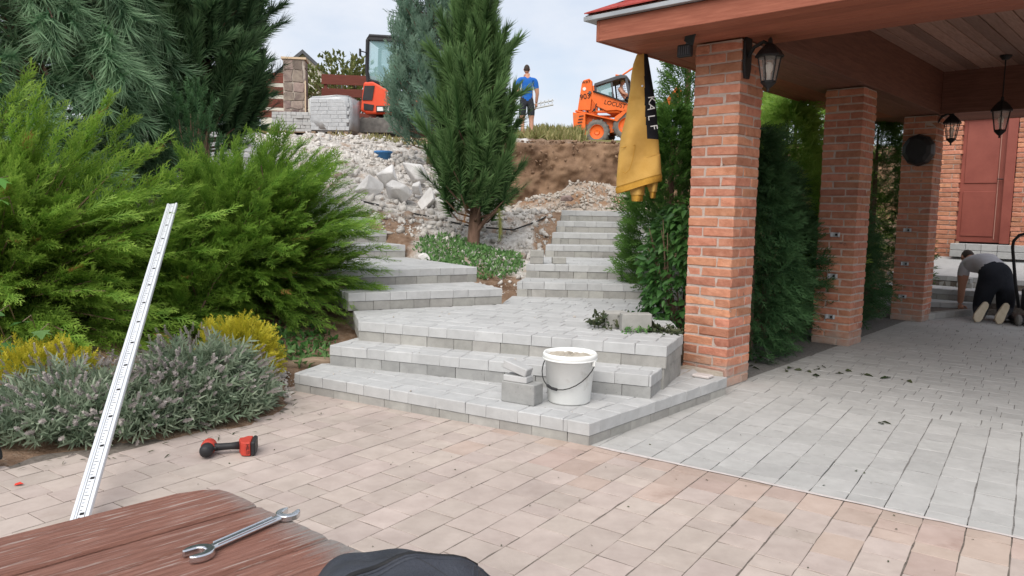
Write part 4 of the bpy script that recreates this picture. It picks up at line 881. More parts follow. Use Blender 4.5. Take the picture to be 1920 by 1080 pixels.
def shrub(name, label, cat, cen, rad, nbr, nsp, m, temps, size, base, lo=-.35, up_b=.45, bias=(0, 0, 0), group=None, inner=.35, seed=0, tw=.012, flat=.3, rag=.12, az=None, jit=.45, trunk=False, hide=None):
    """arching branches from a low base to points on an ellipsoid, feathered with sprays"""
    root = empty(name, (base[0], base[1], base[2]), 0, label, cat, group); r = np.random.default_rng(seed+100); cen = np.array(cen, float); rad = np.array(rad, float); base = np.array(base, float)
    d_ = unit(r.normal(size=(nbr*5, 3))); d_ = d_[d_[:, 2] > lo]
    if az is not None: d_ = d_[az(d_)]
    d_ = d_[:nbr]; tips = cen+d_*rad*(1-rag*1.2*r.random((len(d_), 1))+rag*r.normal(size=(len(d_), 1))*.5)
    if hide is not None: k = hide(tips); tips = tips[k]; d_ = d_[k]
    P = []; D = []; VL = []; mb = MB()
    for tpt, dd in zip(tips, d_):
        b0 = base+r.normal(size=3)*[.08, .08, .02]; ctl = b0*.45+tpt*.55+np.array([0, 0, up_b*np.linalg.norm(tpt-b0)*.35]); cl = r.random()
        ts = inner+(1-inner)*np.sqrt(r.random(nsp)); ts[0] = .97
        pp = ((1-ts)**2)[:, None]*b0+(2*ts*(1-ts))[:, None]*ctl+(ts**2)[:, None]*tpt; tg = (2*(1-ts))[:, None]*(ctl-b0)+(2*ts)[:, None]*(tpt-ctl)
        P.append(pp); D.append(unit(unit(tg)+.45*dd+np.array(bias)+r.normal(size=(nsp, 3))*jit)); VL.append(np.clip(cl*.6+.4*r.random(nsp), 0, 1))
        if len(mb.v) < 6000: mb.tube([Vector(b0), Vector((b0*.25+ctl*.5+tpt*.25)), Vector(b0*.06+ctl*.38+tpt*.56)], [tw, tw*.7, tw*.3], 4, False)
    P = np.concatenate(P); D = np.concatenate(D); VL = np.concatenate(VL); S = size*r.uniform(.65, 1.3, len(P))
    instances('foliage', temps, P-base, basis(D, r.normal(size=len(P))*.7), S, m, root, VL)
    o = mb.build('branches', 'twig', root); o.location = -Vector(base)
    return root
# spreading junipers at the left: every branch is a feathered plume with a nodding tip
def juniper(label, cen, rad, nbr, nsp, m, size, base, seed, lo=-.5, arch=.75, bias=(0, 0, 0), az=None, rag=.10):
    root = empty('juniper_shrub', base, 0, label, 'shrub', 'spreading junipers'); r = np.random.default_rng(seed+100); cen = np.array(cen, float); rad = np.array(rad, float); base = np.array(base, float)
    d_ = unit(r.normal(size=(nbr*6, 3))); d_ = d_[d_[:, 2] > lo]
    if az is not None: d_ = d_[az(d_)]
    d_ = d_[:nbr]; sc = 1-rag*.9+rag*r.normal(size=(len(d_), 1)); sc[r.random(len(d_)) < .35] *= .72
    tips = cen+d_*rad*sc; P = []; D = []; VL = []; SS = []; RO = []; mb = MB()
    for tpt, dd in zip(tips, d_):
        b0 = base+r.normal(size=3)*[.15, .12, .03]; ln = np.linalg.norm(tpt-b0); ctl = b0*.5+tpt*.5+np.array([0, 0, arch*ln*.4])+r.normal(size=3)*.06*ln
        ts = np.linspace(.30, .985, nsp)+r.normal(size=nsp)*.015; pp = ((1-ts)**2)[:, None]*b0+(2*ts*(1-ts))[:, None]*ctl+(ts**2)[:, None]*tpt; tg = unit((2*(1-ts))[:, None]*(ctl-b0)+(2*ts)[:, None]*(tpt-ctl))
        sd = unit(np.cross(tg, [0, 0, 1.])); pl = r.normal()*.5; upn = np.cross(sd, tg); sd = sd*math.cos(pl)+upn*math.sin(pl); sg = np.where(np.arange(nsp) % 2 == 0, 1., -1.)[:, None]; amp = (.12+.42*(1-ts))[:, None]
        P.append(pp); D.append(unit(tg+sd*sg*amp*1.25+np.array(bias)+r.normal(size=(nsp, 3))*.11)); VL.append(np.clip(.85*r.random()+.15*r.random(nsp)-.25*(1-ts), 0, 1)); SS.append(size*(1.35-.6*ts)*r.uniform(.75, 1.25, nsp)); RO.append(pl+r.normal(size=nsp)*.35)  # inner sprays coloured darker, painting shade between the plumes
        mb.tube([Vector(b0), Vector((b0*.25+ctl*.5+tpt*.25)), Vector(b0*.04+ctl*.32+tpt*.64)], [.014, .009, .004], 4, False)
    P = np.concatenate(P); D = np.concatenate(D)
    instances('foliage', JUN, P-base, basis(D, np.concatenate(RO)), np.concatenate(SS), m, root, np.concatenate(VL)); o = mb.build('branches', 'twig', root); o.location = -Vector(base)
    k = r.choice(len(P), len(P)//120); instances('dead_sprays', JUN, P[k]-base, basis(D[k]), np.full(len(k), size*.8), 'dry_leaf', root); return root
JUN = [spray(60+i, n=10, sl=.42, w=.036, droop=.10+.08*(i % 3), sub=2, spread=27) for i in range(7)]
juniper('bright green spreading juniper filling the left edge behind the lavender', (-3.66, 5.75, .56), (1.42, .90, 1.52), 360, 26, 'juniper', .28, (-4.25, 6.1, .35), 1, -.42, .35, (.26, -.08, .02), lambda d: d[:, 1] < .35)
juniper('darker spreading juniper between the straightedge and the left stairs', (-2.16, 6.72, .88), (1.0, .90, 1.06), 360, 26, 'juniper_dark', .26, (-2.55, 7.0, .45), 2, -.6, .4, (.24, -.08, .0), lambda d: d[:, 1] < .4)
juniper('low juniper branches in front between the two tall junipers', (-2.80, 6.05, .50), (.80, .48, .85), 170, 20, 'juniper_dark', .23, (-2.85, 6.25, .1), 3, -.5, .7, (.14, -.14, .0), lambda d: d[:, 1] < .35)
# pines
def pine(name, label, base, height, rfun, nb, per, m, temps, size, seed, lift=.9, trunk_r=.09, crown0=.25, lean=(0, 0), sag=0, cat='tree', az=None, zmax=None, extra=None):
    root = empty(name, base, 0, label, cat); r = np.random.default_rng(seed); P = []; D = []; VL = []; mb = MB()
    tr = [Vector((lean[0]*t*t*height+.04*math.sin(t*6), lean[1]*t*t*height, height*t)) for t in np.linspace(0, 1, 9)]
    mt = MB(); mt.tube([Vector((0, 0, -.2))]+tr, [trunk_r*1.15]+[trunk_r*(1-.85*t) for t in np.linspace(0, 1, 9)], 9); mt.build('trunk', 'bark', root, smooth=True)
    for i in range(nb):
        t = crown0+(1-crown0)*((i+r.random())/nb); ph = i*2.39996+r.random()*.6
        if az is not None and not az(ph): continue
        R_ = rfun(t)*r.uniform(.75, 1.02); b0 = np.array([lean[0]*t*t*height, lean[1]*t*t*height, t*height-R_*lift*.45]); o = np.array([math.cos(ph), math.sin(ph), 0])
        tip = b0+o*R_+np.array([0, 0, R_*lift*.6-sag*R_*.3]); ctl = b0+o*R_*.62+np.array([0, 0, -.02*R_+sag*R_*.4])
        n_ = max(2, int(per*(.35+R_))); ts = np.concatenate([[1.], .3+.7*np.sqrt(r.random(n_-1))]); cl = r.random()
        pp = ((1-ts)**2)[:, None]*b0+(2*ts*(1-ts))[:, None]*ctl+(ts**2)[:, None]*tip; tg = unit((2*(1-ts))[:, None]*(ctl-b0)+(2*ts)[:, None]*(tip-ctl))
        sp = r.normal(size=(n_, 3))*.5; sp[0] = 0; P.append(pp+sp*.05*np.array([1, 1, .4])); D.append(unit(tg*(.25 if sag == 0 else .8)+sp*(.75 if sag == 0 else 1)+np.array([0, 0, lift*1.0-sag*1.0]))); VL.append(np.clip(.5*cl+.5*r.random(n_), 0, 1))
        mb.tube([Vector(b0), Vector(.25*b0+.5*ctl+.25*tip), Vector(tip)], [trunk_r*.22, trunk_r*.16, .006], 4, False)
    mb.build('branches', 'bark', root); P = np.concatenate(P); D = np.concatenate(D); VL = np.concatenate(VL)
    instances('needles', temps, P, basis(D, r.uniform(0, 6.28, len(P))), size*r.uniform(.75, 1.2, len(P)), m, root, VL); return root
PB = (-.52, 9.86, gz(-.52, 9.86))
r1 = lambda t: np.interp(t, [.1, .16, .3, .5, .7, .85, 1], [.36, .45, .47, .36, .20, .11, .04])
pt = pine('pine_tree', 'slender dark green pine with upright brushes growing between the two stairs', PB, 3.75, r1, 140, 5.5, 'pine', FOX, .50, 11, lift=.95, trunk_r=.085, crown0=.115)
instances('dry_needles', [foxtail(77, 120, 1, .3, .02, 55)], np.array([[-.10, -.12, .62], [-.08, -.10, .55]]), basis(np.array([[-.3, -.2, -1.], [-.1, -.3, -.8]])), np.array([.25, .22]), 'dry_leaf', pt)
instances('yellow_needles', [foxtail(78, 120, 1, .3, .02, 40)], np.array([[.33, -.1, .52], [.35, -.1, .4]]), basis(np.array([[.1, -.1, -1.], [.0, -.1, -1.]])), np.array([.3, .25]), 'needle_y', pt)
mb = MB(); mb.tube([(.03, -.02, .18), (.16, -.05, .36), (.32, -.08, .5)], [.035, .03, .02], 6); mb.build('low_limb', 'bark', pt)
DB = (-3.70, 9.0, gz(-3.70, 9.0))
r2 = lambda t: np.interp(t, [.1, .2, .4, .6, .8, 1], [.30, .48, .68, .80, .72, .25])
pine('pine_tree', 'big dark pine with a bare reddish trunk behind the junipers', DB, 4.1, r2, 140, 6.5, 'pine_dark', FOX, .50, 12, lift=.7, trunk_r=.10, crown0=.22, lean=(.03, 0))
r3 = lambda t: np.interp(t, [0, .3, .6, 1], [1.1, 1.35, 1.25, .5])
pine('weeping_pine', 'pale green pine with long drooping needles at the upper left corner', (-4.85, 7.7, gz(-4.85, 7.7)), 4.0, r3, 170, 9, 'pine_pale', TUF, .26, 13, lift=0, trunk_r=.1, crown0=.15, sag=.75)
# small yew in front of the dark pine
shrub('yew_bush', 'small upright yew with pale shoot tips in front of the dark pine', 'shrub', (-3.32, 7.9, 1.75), (.34, .3, .85), 70, 14, 'cyp_dark', SPS, .12, (-3.32, 7.9, .9), -.5, .3, (0, 0, .5), None, .2, 5, jit=.5)
# blue cypress beside the excavator
r4 = lambda t: np.interp(t, [0, .25, .6, 1], [.62, .78, .66, .45])
BB = (-1.58, 14.3, 2.35)
pine('blue_cypress', 'blue-green feathery cypress standing in front of the excavator', BB, 4.0, r4, 190, 12, 'blue', SPF, .40, 14, lift=.9, trunk_r=.06, crown0=.06)
# hedge and conifers behind the pillars
def column(name, label, base, h, rx, n, m, temps, size, seed, cat='tree', taper=.45, upb=.8, group=None, jit=.35):
    root = empty(name, base, 0, label, cat, group); r = np.random.default_rng(seed); z = r.random(n)**.9; th = r.uniform(0, 6.283, n); pr = (1-z**2.2*(1-taper*.2))*np.minimum(1, .75+z*2); lob = 1+.12*np.sin(th*3+z*9)+.1*np.sin(th*5-z*14); rad = rx*pr*lob*np.sqrt(r.uniform(.45, 1.05, n))
    P = np.stack([np.cos(th)*rad, np.sin(th)*rad, .05+z*h], 1); D = unit(np.stack([np.cos(th), np.sin(th), np.full(n, upb)], 1)+r.normal(size=(n, 3))*jit); vl = np.clip(.5+.5*np.sin(th*4+z*17)*.6+r.normal(size=n)*.2, 0, 1)
    mt = MB(); mt.tube([(0, 0, -.2), (0, 0, h*.5), (0, 0, h*.95)], [.06, .04, .01], 7); mt.build('trunk', 'bark', root)
    instances('foliage', temps, P, basis(D, r.normal(size=n)*.8), size*r.uniform(.7, 1.25, n), m, root, vl); return root
hg = 'conifers behind the brick pillars'
column('thuja_tree', 'tall dark thuja column rising behind the hoodie beside the nearest pillar', (1.98, 8.9, .5), 3.6, .36, 2600, 'thuja', SPS, .17, 21, group=hg)
column('thuja_tree', 'bushy thuja below the hoodie, left of the nearest pillar', (1.62, 7.9, .45), 1.85, .46, 2200, 'thuja', SPF, .2, 22, group=hg, upb=.4)
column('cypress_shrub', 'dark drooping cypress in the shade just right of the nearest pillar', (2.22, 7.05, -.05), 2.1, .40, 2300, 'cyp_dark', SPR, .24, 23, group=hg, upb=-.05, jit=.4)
column('cypress_shrub', 'light green cypress with sunlit tips between the nearest and middle pillars', (3.15, 8.9, .2), 2.35, .62, 2600, 'cyp_light', SPR, .27, 24, group=hg, upb=.35)
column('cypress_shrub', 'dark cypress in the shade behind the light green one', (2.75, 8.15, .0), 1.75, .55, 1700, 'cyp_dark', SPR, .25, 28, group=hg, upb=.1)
column('fir_tree', 'fir with layered fresh green branches behind the light green cypress', (4.3, 11.8, .4), 3.3, 1.1, 2200, 'cyp_light', SPF, .38, 25, group=hg, upb=-.1, jit=.25)
column('cypress_shrub', 'green conifer seen between the middle and far pillars', (5.05, 10.7, .1), 2.6, .62, 2300, 'thuja', SPR, .26, 26, group=hg, upb=.2)
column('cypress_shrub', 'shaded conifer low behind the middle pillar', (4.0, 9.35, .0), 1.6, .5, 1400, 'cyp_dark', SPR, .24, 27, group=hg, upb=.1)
# broad-leaved climber beside the nearest pillar
root = empty('leafy_climber', (1.5, 6.5, .3), 0, 'broad-leaved climbing shrub between the right stairs and the nearest pillar', 'shrub')
n = 1900; r = np.random.default_rng(31); th = r.uniform(2.2, 6.6, n); z = r.random(n); rad = .36*np.sqrt(r.uniform(.35, 1.1, n))*(1-.35*z**3)*(1+.2*np.sin(th*3+z*8)); P = np.stack([np.cos(th)*rad-.02+.08*z, np.sin(th)*rad*.8, .08+z*1.0], 1)
D = unit(np.stack([np.cos(th), np.sin(th), -.35+0*z], 1)+r.normal(size=(n, 3))*.55); instances('foliage', LEA, P, basis(D, r.normal(size=n)*.5), .085*r.uniform(.5, 1.35, n), 'broad', root, np.clip(r.random(n)*.6+.4*(z > .6)*r.random(n), 0, 1))
mb = MB()
for i in range(22):
    a = r.uniform(2.4, 6.2); p = [Vector((.05*math.cos(a), .05*math.sin(a), .02)), Vector((.2*math.cos(a), .16*math.sin(a), .4*r.random()+.2)), Vector((.34*math.cos(a+.3), .27*math.sin(a+.3), .5+.5*r.random()))]; mb.tube(p, [.006, .005, .003], 5, False)
mb.build('stems', 'twig', root)
# ------------------------------------------------------------------ lavender and golden thujas
def lavender(label, cx, cy, rx, ry, h, rz, n, nf, seed):
    root = empty('lavender_bush', (cx, cy, 0), rz, label, 'lavender', 'lavender bushes at the paving edge'); r = np.random.default_rng(seed); q = np.sqrt(r.random(n)); th = r.uniform(0, 6.283, n); A, B = q*np.cos(th), q*np.sin(th); top = h*np.sqrt(np.clip(1-q**2.2, 0.03, 1))*(.82+.5*fbm(A*3+cx, B*3+cy, 1.3, 3)); z = top*(.25+.75*np.sqrt(r.random(n)))
    P = np.stack([A*rx, B*ry, z], 1); D = unit(np.stack([A*1.2, B*1.2, .55+.2*r.random(n)], 1)+r.normal(size=(n, 3))*.4)
    bun = TB()
    for k in range(9):
        a = k*2.4; el = .35+.1*k; dd = unit(np.array([math.cos(a)*.75, .5+.06*k, math.sin(a)*.75])); bun.blade((0, .1*k, 0), np.array([0, .1*k, 0])+dd*.6, .1, unit(np.cross(dd, (0, 0, 1.))), 0, 1, (0, 0, .03))
    instances('foliage', [bun.get()], P, basis(D, r.uniform(0, 6, n)), .085*r.uniform(.5, 1.4, n), 'lav_leaf', root)
    q = np.sqrt(r.random(nf)); th = r.uniform(0, 6.283, nf); A, B = q*np.cos(th), q*np.sin(th); top = h*np.sqrt(np.clip(1-q**2.2, .02, 1)); b0 = np.stack([A*rx*.8, B*ry*.8, top*.7], 1); D = unit(np.stack([A*1.3, B*1.3, .75-.35*q], 1)+r.normal(size=(nf, 3))*.28); ln = r.uniform(.08, .24, nf)
    st = TB(); st.blade((0, 0, 0), (0, 1, 0), .022, (1, 0, 0), 0, .3); st.blade((0, 0, 0), (0, 1, 0), .022, (0, 0, 1), 0, .3)
    instances('stems', [st.get()], b0, basis(D, r.uniform(0, 6, nf)), ln, 'lav_stem', root)
    fl = TB()
    for k in range(22):
        a = k*2.4; dd = unit(np.array([math.cos(a), .55, math.sin(a)])); fl.blade((0, k*.042, 0), np.array([0, k*.042, 0])+dd*.26*(1-.018*k), .2, unit(np.cross(dd, (0, 1., 0))), 0, 1)
    instances('flower_spikes', [fl.get()], b0+D*ln[:, None], basis(D, r.uniform(0, 6, nf)), .062*r.uniform(.6, 1.35, nf), 'lav_flower', root); return root
lavender('big grey-green lavender bush with faded flower spikes right of the straightedge', -2.02, 4.70, .48, .44, .45, R(35), 2300, 330, 41)
lavender('lower grey-green lavender bush at the left behind the straightedge foot', -2.55, 4.28, .48, .40, .34, R(35), 1700, 240, 42)
lavender('small straggling lavender at the paving edge between the two bigger bushes', -2.18, 4.28, .36, .26, .24, R(35), 800, 150, 43)
def ball(label, c, rx, rz, n, seed):
    root = empty('golden_thuja', (c[0], c[1], 0), 0, label, 'shrub', 'golden dwarf thujas'); r = np.random.default_rng(seed); d_ = unit(r.normal(size=(n, 3))); lob = 1+.09*np.sin(d_[:, 0]*9)+.09*np.sin(d_[:, 2]*8+2)+.07*np.sin(d_[:, 1]*10); P = d_*np.array([rx, rx, rz])*(lob*r.uniform(.75, 1.0, n))[:, None]+np.array([0, 0, c[2]]); k = P[:, 2] > 0
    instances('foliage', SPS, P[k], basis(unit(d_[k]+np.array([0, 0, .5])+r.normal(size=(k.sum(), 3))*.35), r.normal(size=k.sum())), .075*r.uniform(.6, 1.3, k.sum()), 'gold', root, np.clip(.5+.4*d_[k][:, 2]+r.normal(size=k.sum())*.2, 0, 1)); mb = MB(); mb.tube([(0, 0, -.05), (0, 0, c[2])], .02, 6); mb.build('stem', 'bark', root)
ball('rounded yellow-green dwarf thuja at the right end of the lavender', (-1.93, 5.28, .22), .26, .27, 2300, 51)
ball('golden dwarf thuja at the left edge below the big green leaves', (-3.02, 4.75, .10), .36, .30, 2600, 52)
# big-leaved plant at the left edge
def bigleaf(seed):
    v = [(0, 0, 0)]; f = []; t = [.2]; pts = [(-25, .35), (-5, .6), (12, .42), (35, .85), (58, .55), (90, 1.0), (122, .55), (145, .85), (168, .42), (185, .6), (205, .35)]
    for a, l in pts: v.append((l*math.cos(R(a))*.62, l*math.sin(R(a))+.1, -.18*l*l+.06*math.sin(a))); t.append(.5)
    for i in range(1, len(pts)): f.append((0, i, i+1))
    return np.array(v), np.array(f), np.array(t)
for nm, lb, P, sz in (('mallow_plant', 'pale green large lobed leaves at the left edge in the upper juniper', [(-3.42, 5.0, 1.40), (-3.36, 4.98, 1.32), (-3.47, 4.95, 1.33), (-3.40, 5.05, 1.46)], .13), ('mallow_plant', 'green lobed leaves with yellowing edges at the left edge above the golden thuja', [(-3.22, 4.72, .62), (-3.10, 4.75, .55), (-3.28, 4.7, .5), (-3.2, 4.7, .42), (-3.05, 4.85, .48), (-3.3, 4.72, .36), (-3.15, 4.7, .34), (-3.0, 4.8, .36)], .15)):
    P = np.array(P); root = empty(nm, (P[0][0], P[0][1]+.1, .1), 0, lb, 'plant', 'lobed-leaf plants'); o_ = np.array([P[0][0], P[0][1]+.1, .1]); r = np.random.default_rng(int(sz*100)); D = unit(np.tile([.35, -.75, -.25], (len(P), 1))+r.normal(size=P.shape)*.4)
    instances('leaf_blades', [bigleaf(1)], P-o_, basis(D, r.normal(size=len(P))*.3), np.full(len(P), sz)*r.uniform(.8, 1.2, len(P)), 'broad_light' if sz < .14 else 'weed', root)
    mb = MB()
    for p in P: mb.tube([Vector(p-o_)+Vector((-.12, .32, -.10)), Vector(p-o_)+Vector((-.04, .15, .02)), Vector(p-o_)], .003, 5, False)
    mb.build('stems', 'log', root)
# ------------------------------------------------------------------ ground cover and grass (uncountable)
def cover(name, label, x0, x1, y0, y1, n, temps, size, m, seed, mask=None, up_=1.0, zf=None, hz_=0.02, cat='weeds'):
    r = np.random.default_rng(seed); x = r.uniform(x0, x1, n); y = r.uniform(y0, y1, n)
    if mask is not None: k = mask(x, y, r); x, y = x[k], y[k]
    z = ground_z(x, y)+r.random(len(x))*hz_; D = unit(r.normal(size=(len(x), 3))*.6+np.array([0, 0, up_])); return tag(instances(name, temps, np.stack([x, y, z], 1), basis(D, r.uniform(0, 6, len(x))), size*r.uniform(.5, 1.4, len(x)), m, None), label, cat, kind='stuff')
el = lambda cx, cy, rx, ry: (lambda x, y, r: ((x-cx)/rx)**2+((y-cy)/ry)**2+.5*fbm(x, y, 2.5, 3) < 1)
cover('weed_cover', 'low green weeds covering the ground at the foot of the pine', -1.5, .4, 7.9, 10.4, 6500, LEA, .05, 'weed', 61, el(-.52, 9.2, .62, .85), .7, hz_=.05)
cover('weed_cover', 'clumps of weeds and cut leaves beside the left end of the steps', -1.95, -1.25, 5.5, 6.2, 500, LEA, .055, 'weed', 62, el(-1.55, 5.75, .22, .16), .5, hz_=.06)
cover('weed_cover', 'dark low weeds under the right juniper', -2.1, -1.4, 5.7, 6.6, 700, LEA, .05, 'broad', 63, el(-1.75, 6.1, .3, .35), .5, hz_=.04)
cover('dry_grass', 'yellowish dry grass along the rim of the terrace', -.8, 6, 17.6, 21, 9000, NAR, .26, 'drygrass', 64, lambda x, y, r: (fbm(x, y, 1.2, 3) > -.25) & ((x < 1.5) | (y > 23)), 1.4, cat='grass')
cover('dry_grass', 'grass tufts behind the man near the orange loader', .4, 1.8, 19.5, 23, 1500, NAR, .34, 'drygrass', 65, None, 1.6, cat='grass')
cover('dry_grass', 'straw-coloured grass left of the stacked pavers', -7.5, -5.6, 16.5, 19, 2500, NAR, .2, 'drygrass', 66, None, .8, cat='grass')
cover('dry_grass', 'sparse grass tufts on the edge below the excavator', -4.2, -1.8, 16.6, 17.6, 900, NAR, .14, 'drygrass', 67, lambda x, y, r: fbm(x, y, 2, 2) > .1, .8, cat='grass')
# cut ivy on the platform and leaves on the paving
def litter(name, label, P, size, m, seed, flat=.4, cat='leaves', temps=LEA):
    r = np.random.default_rng(seed); n_ = len(P); D = unit(r.normal(size=(n_, 3))*np.array([1, 1, flat])); return tag(instances(name, temps, P, basis(D, r.normal(size=n_)*.6), size*r.uniform(.5, 1.4, n_), m, None), label, cat, kind='stuff')
r = np.random.default_rng(71); n = 520; t = r.random(n); P = np.stack([.62+.62*t+r.normal(size=n)*.03, 5.72+.12*np.sin(t*5)+r.normal(size=n)*.09, .44+r.random(n)*.10*np.exp(-((t-.25)/.35)**2)], 1)
litter('cut_ivy', 'wilted cut ivy strewn around the concrete blocks on the platform', P, .05, 'clip', 72, .8)
P = np.stack([.93+r.normal(size=50)*.06, 5.53+r.normal(size=50)*.02, .44+r.random(50)*.03], 1); litter('cut_ivy', 'small fresh green clipping in front of the pale concrete block', P, .04, 'weed', 73, .8)
pts = [(2.33, 6.35), (2.42, 6.42), (2.5, 6.35), (2.6, 6.4), (2.75, 6.25), (2.85, 6.35), (2.95, 6.2), (2.7, 6.5), (3.1, 6.1), (3.2, 6.05), (2.5, 6.15), (2.05, 6.45), (2.2, 6.7), (2.3, 6.8), (1.95, 6.5), (2.02, 6.9), (2.12, 6.95), (5.2, 8.7), (2.35, 4.72)]
P = np.array([(x, y, .008) for x, y in pts for _ in range(2)]); P[:, :2] += r.normal(size=(len(P), 2))*.02; litter('fallen_leaves', 'dark cut leaves scattered on the grey paving in front of the middle pillar', P, .062, 'clip', 74, .06)
n = 420; x = r.uniform(-2.7, -1.1, n); y = r.uniform(3.5, 5.2, n); k = (x > edge(y)-.02) & (x-edge(y) < np.abs(r.normal(size=n))*.22); x, y = x[k], y[k]; litter('plant_litter', 'dry lavender bits fallen on the tan paving at the bed edge', np.stack([x, y, np.full(len(x), .008)], 1), .045, 'clip', 75, .1, 'litter', NAR)
n = 70; x = r.uniform(-1.5, 2, n); y = r.uniform(2.6, 4.4, n); litter('paving_specks', 'tiny dark specks of dirt on the tan paving', np.stack([x, y, np.full(n, .004)], 1), .012, 'clip', 76, .1, 'dirt')
n = 260; x = r.uniform(-1.75, -1.45, n); y = r.uniform(5.05, 5.5, n); tag(scatter('bed_gravel', np.stack([x, y, ground_z(x, y)+.01], 1), .015+.07*r.random(n)**3, 'rubble'), 'grey gravel between the golden thuja and the lowest step', 'gravel', kind='stuff')
# log edging
mb = MB(); mb.tube([(-1.72, 5.62, .10), (-1.5, 5.68, .13), (-1.25, 5.72, .12)], [.04, .045, .04], 9); tag(mb.build('log', 'log', smooth=True), 'weathered log edging beside the left end of the second step', 'log')
# distant wild bushes behind the fence
shrub('wild_bush', 'tangled yellow-green bush rising behind the brown fence', 'bush', (-5.3, 23.5, 4.95), (1.5, .8, 1.0), 160, 12, 'wild', LEA, .15, (-5.2, 23.5, 3.2), -.2, .4, (0, 0, .3), 'wild bushes', .4, 81, jit=.8, tw=.02)
shrub('wild_bush', 'thin twiggy bush just left of the excavator cab', 'bush', (-4.1, 23.5, 4.7), (.55, .4, .85), 40, 5, 'wild', LEA, .10, (-4.25, 23.5, 3.3), .0, .4, (0, 0, .5), 'wild bushes', .4, 82, jit=.6, tw=.015)
# ------------------------------------------------------------------ people
def figure(name, label, loc, rz, joints, bones, rad, mats, root_j, matfun=None, sub=2):
    names = list(joints); me = bpy.data.meshes.new(name); me.from_pydata([joints[n] for n in names], [(names.index(a), names.index(b)) for a, b, _ in bones], [])
    o = bpy.data.objects.new(name, me); COL.objects.link(o)
    sk = o.modifiers.new('s', 'SKIN'); sk.use_smooth_shade = True; sk.branch_smoothing = .4
    for i, n in enumerate(names):
        s = me.skin_vertices[0].data[i]; r = rad[n]; s.radius = r if isinstance(r, tuple) else (r, r); s.use_root = (n == root_j)
    ss = o.modifiers.new('u', 'SUBSURF'); ss.levels = sub; ss.render_levels = sub
    bpy.context.view_layer.update(); dg = bpy.context.evaluated_depsgraph_get(); m2 = bpy.data.meshes.new_from_object(o.evaluated_get(dg)); bpy.data.objects.remove(o)
    m2.materials.clear()
    order = []
    for _, _, m in bones:
        if m not in order: order.append(m)
    for m in order: m2.materials.append(M[m])
    A = np.array([joints[a] for a, b, _ in bones], float); B = np.array([joints[b] for a, b, _ in bones], float); ix = [order.index(m) for _, _, m in bones]
    for p in m2.polygons:
        c = np.array(p.center); t = np.clip(((c-A)*(B-A)).sum(1)/np.maximum(((B-A)**2).sum(1), 1e-9), 0, 1); d_ = np.linalg.norm(A+(B-A)*t[:, None]-c, axis=1); p.material_index = ix[int(np.argmin(d_))]; p.use_smooth = True
    ob = bpy.data.objects.new(name, m2); COL.objects.link(ob); ob.location = loc; ob.rotation_euler = (0, 0, rz); tag(ob, label, 'person'); return ob
def head(parent, c, M4, hair='hair', cap=None, s=1.0):
    """head with face, ears and hair; local -Y is the face"""
    bm = bmesh.new(); bmesh.ops.create_uvsphere(bm, u_segments=20, v_segments=14, radius=1)
    for v in bm.verts:
        x, y, z = v.co; jaw = 1-.28*max(0, -z)**1.3
        if y < -.6 and abs(x) < .2 and -.35 < z < .1: y -= .16*(1-abs(x)/.2)
        if y < -.5 and .02 < z < .25 and .2 < abs(x) < .5: y += .07
        v.co = Vector((x*.073*jaw, y*.093*(1-.1*max(0, -z)), z*.115))*s
    me = bpy.data.meshes.new('head'); bm.to_mesh(me); bm.free(); me.materials.append(M['skin']); me.materials.append(M[hair])
    for p in me.polygons:
        p.use_smooth = True; q = p.center/s
        if q.z > .03+max(0, -q.y)*.45 or (q.y > .03 and q.z > -.05): p.material_index = 1
    o = bpy.data.objects.new('head', me); link(o, parent); o.matrix_local = Matrix.Translation(c) @ M4
    for sx in (-1, 1):
        mb = MB(); mb.lathe([(.0, -.008), (.018, -.006), (.022, .004), (.012, .008), (0, .006)], 8, M4=Matrix.Translation((sx*.074*s, .008, -.005)) @ Matrix.Rotation(R(90), 4, 'Y')); mb.build('ear', 'skin', o, smooth=True)
    if cap:
        mb = MB(); mb.lathe([(.079, .03), (.08, .06), (.066, .098), (.035, .118), (0, .124)], 14); mb.add([(-.06, -.07, .04), (.06, -.07, .04), (.05, -.16, .03), (-.05, -.16, .03)], [(0, 1, 2, 3)]); mb.build('cap', cap, o, smooth=True)
    return o
def hand(parent, c, M4, s=1.0, curl=.5):
    """palm and five unequal bent fingers; local -Z points to the fingertips, thumb on +X"""
    mb = MB(); mb.tube([(0, 0, .01), (0, 0, -.03), (0, 0, -.075)], [.024, .034, .03], 8)
    for i, (x, l) in enumerate(((.03, .07), (.01, .08), (-.01, .075), (-.03, .058))):
        mb.tube([(x, 0, -.07), (x*1.1, -.012*curl, -.07-l*.45), (x*1.1, -.045*curl, -.07-l*.8), (x*1.05, -.07*curl, -.07-l)], [.009, .0085, .008, .006], 6)
    mb.tube([(.024, 0, -.02), (.05, -.01, -.05), (.055, -.02, -.085)], [.012, .01, .008], 6)
    o = mb.build('hand', 'skin', parent, smooth=True); o.matrix_local = Matrix.Translation(c) @ M4 @ Matrix.Scale(s, 4); return o
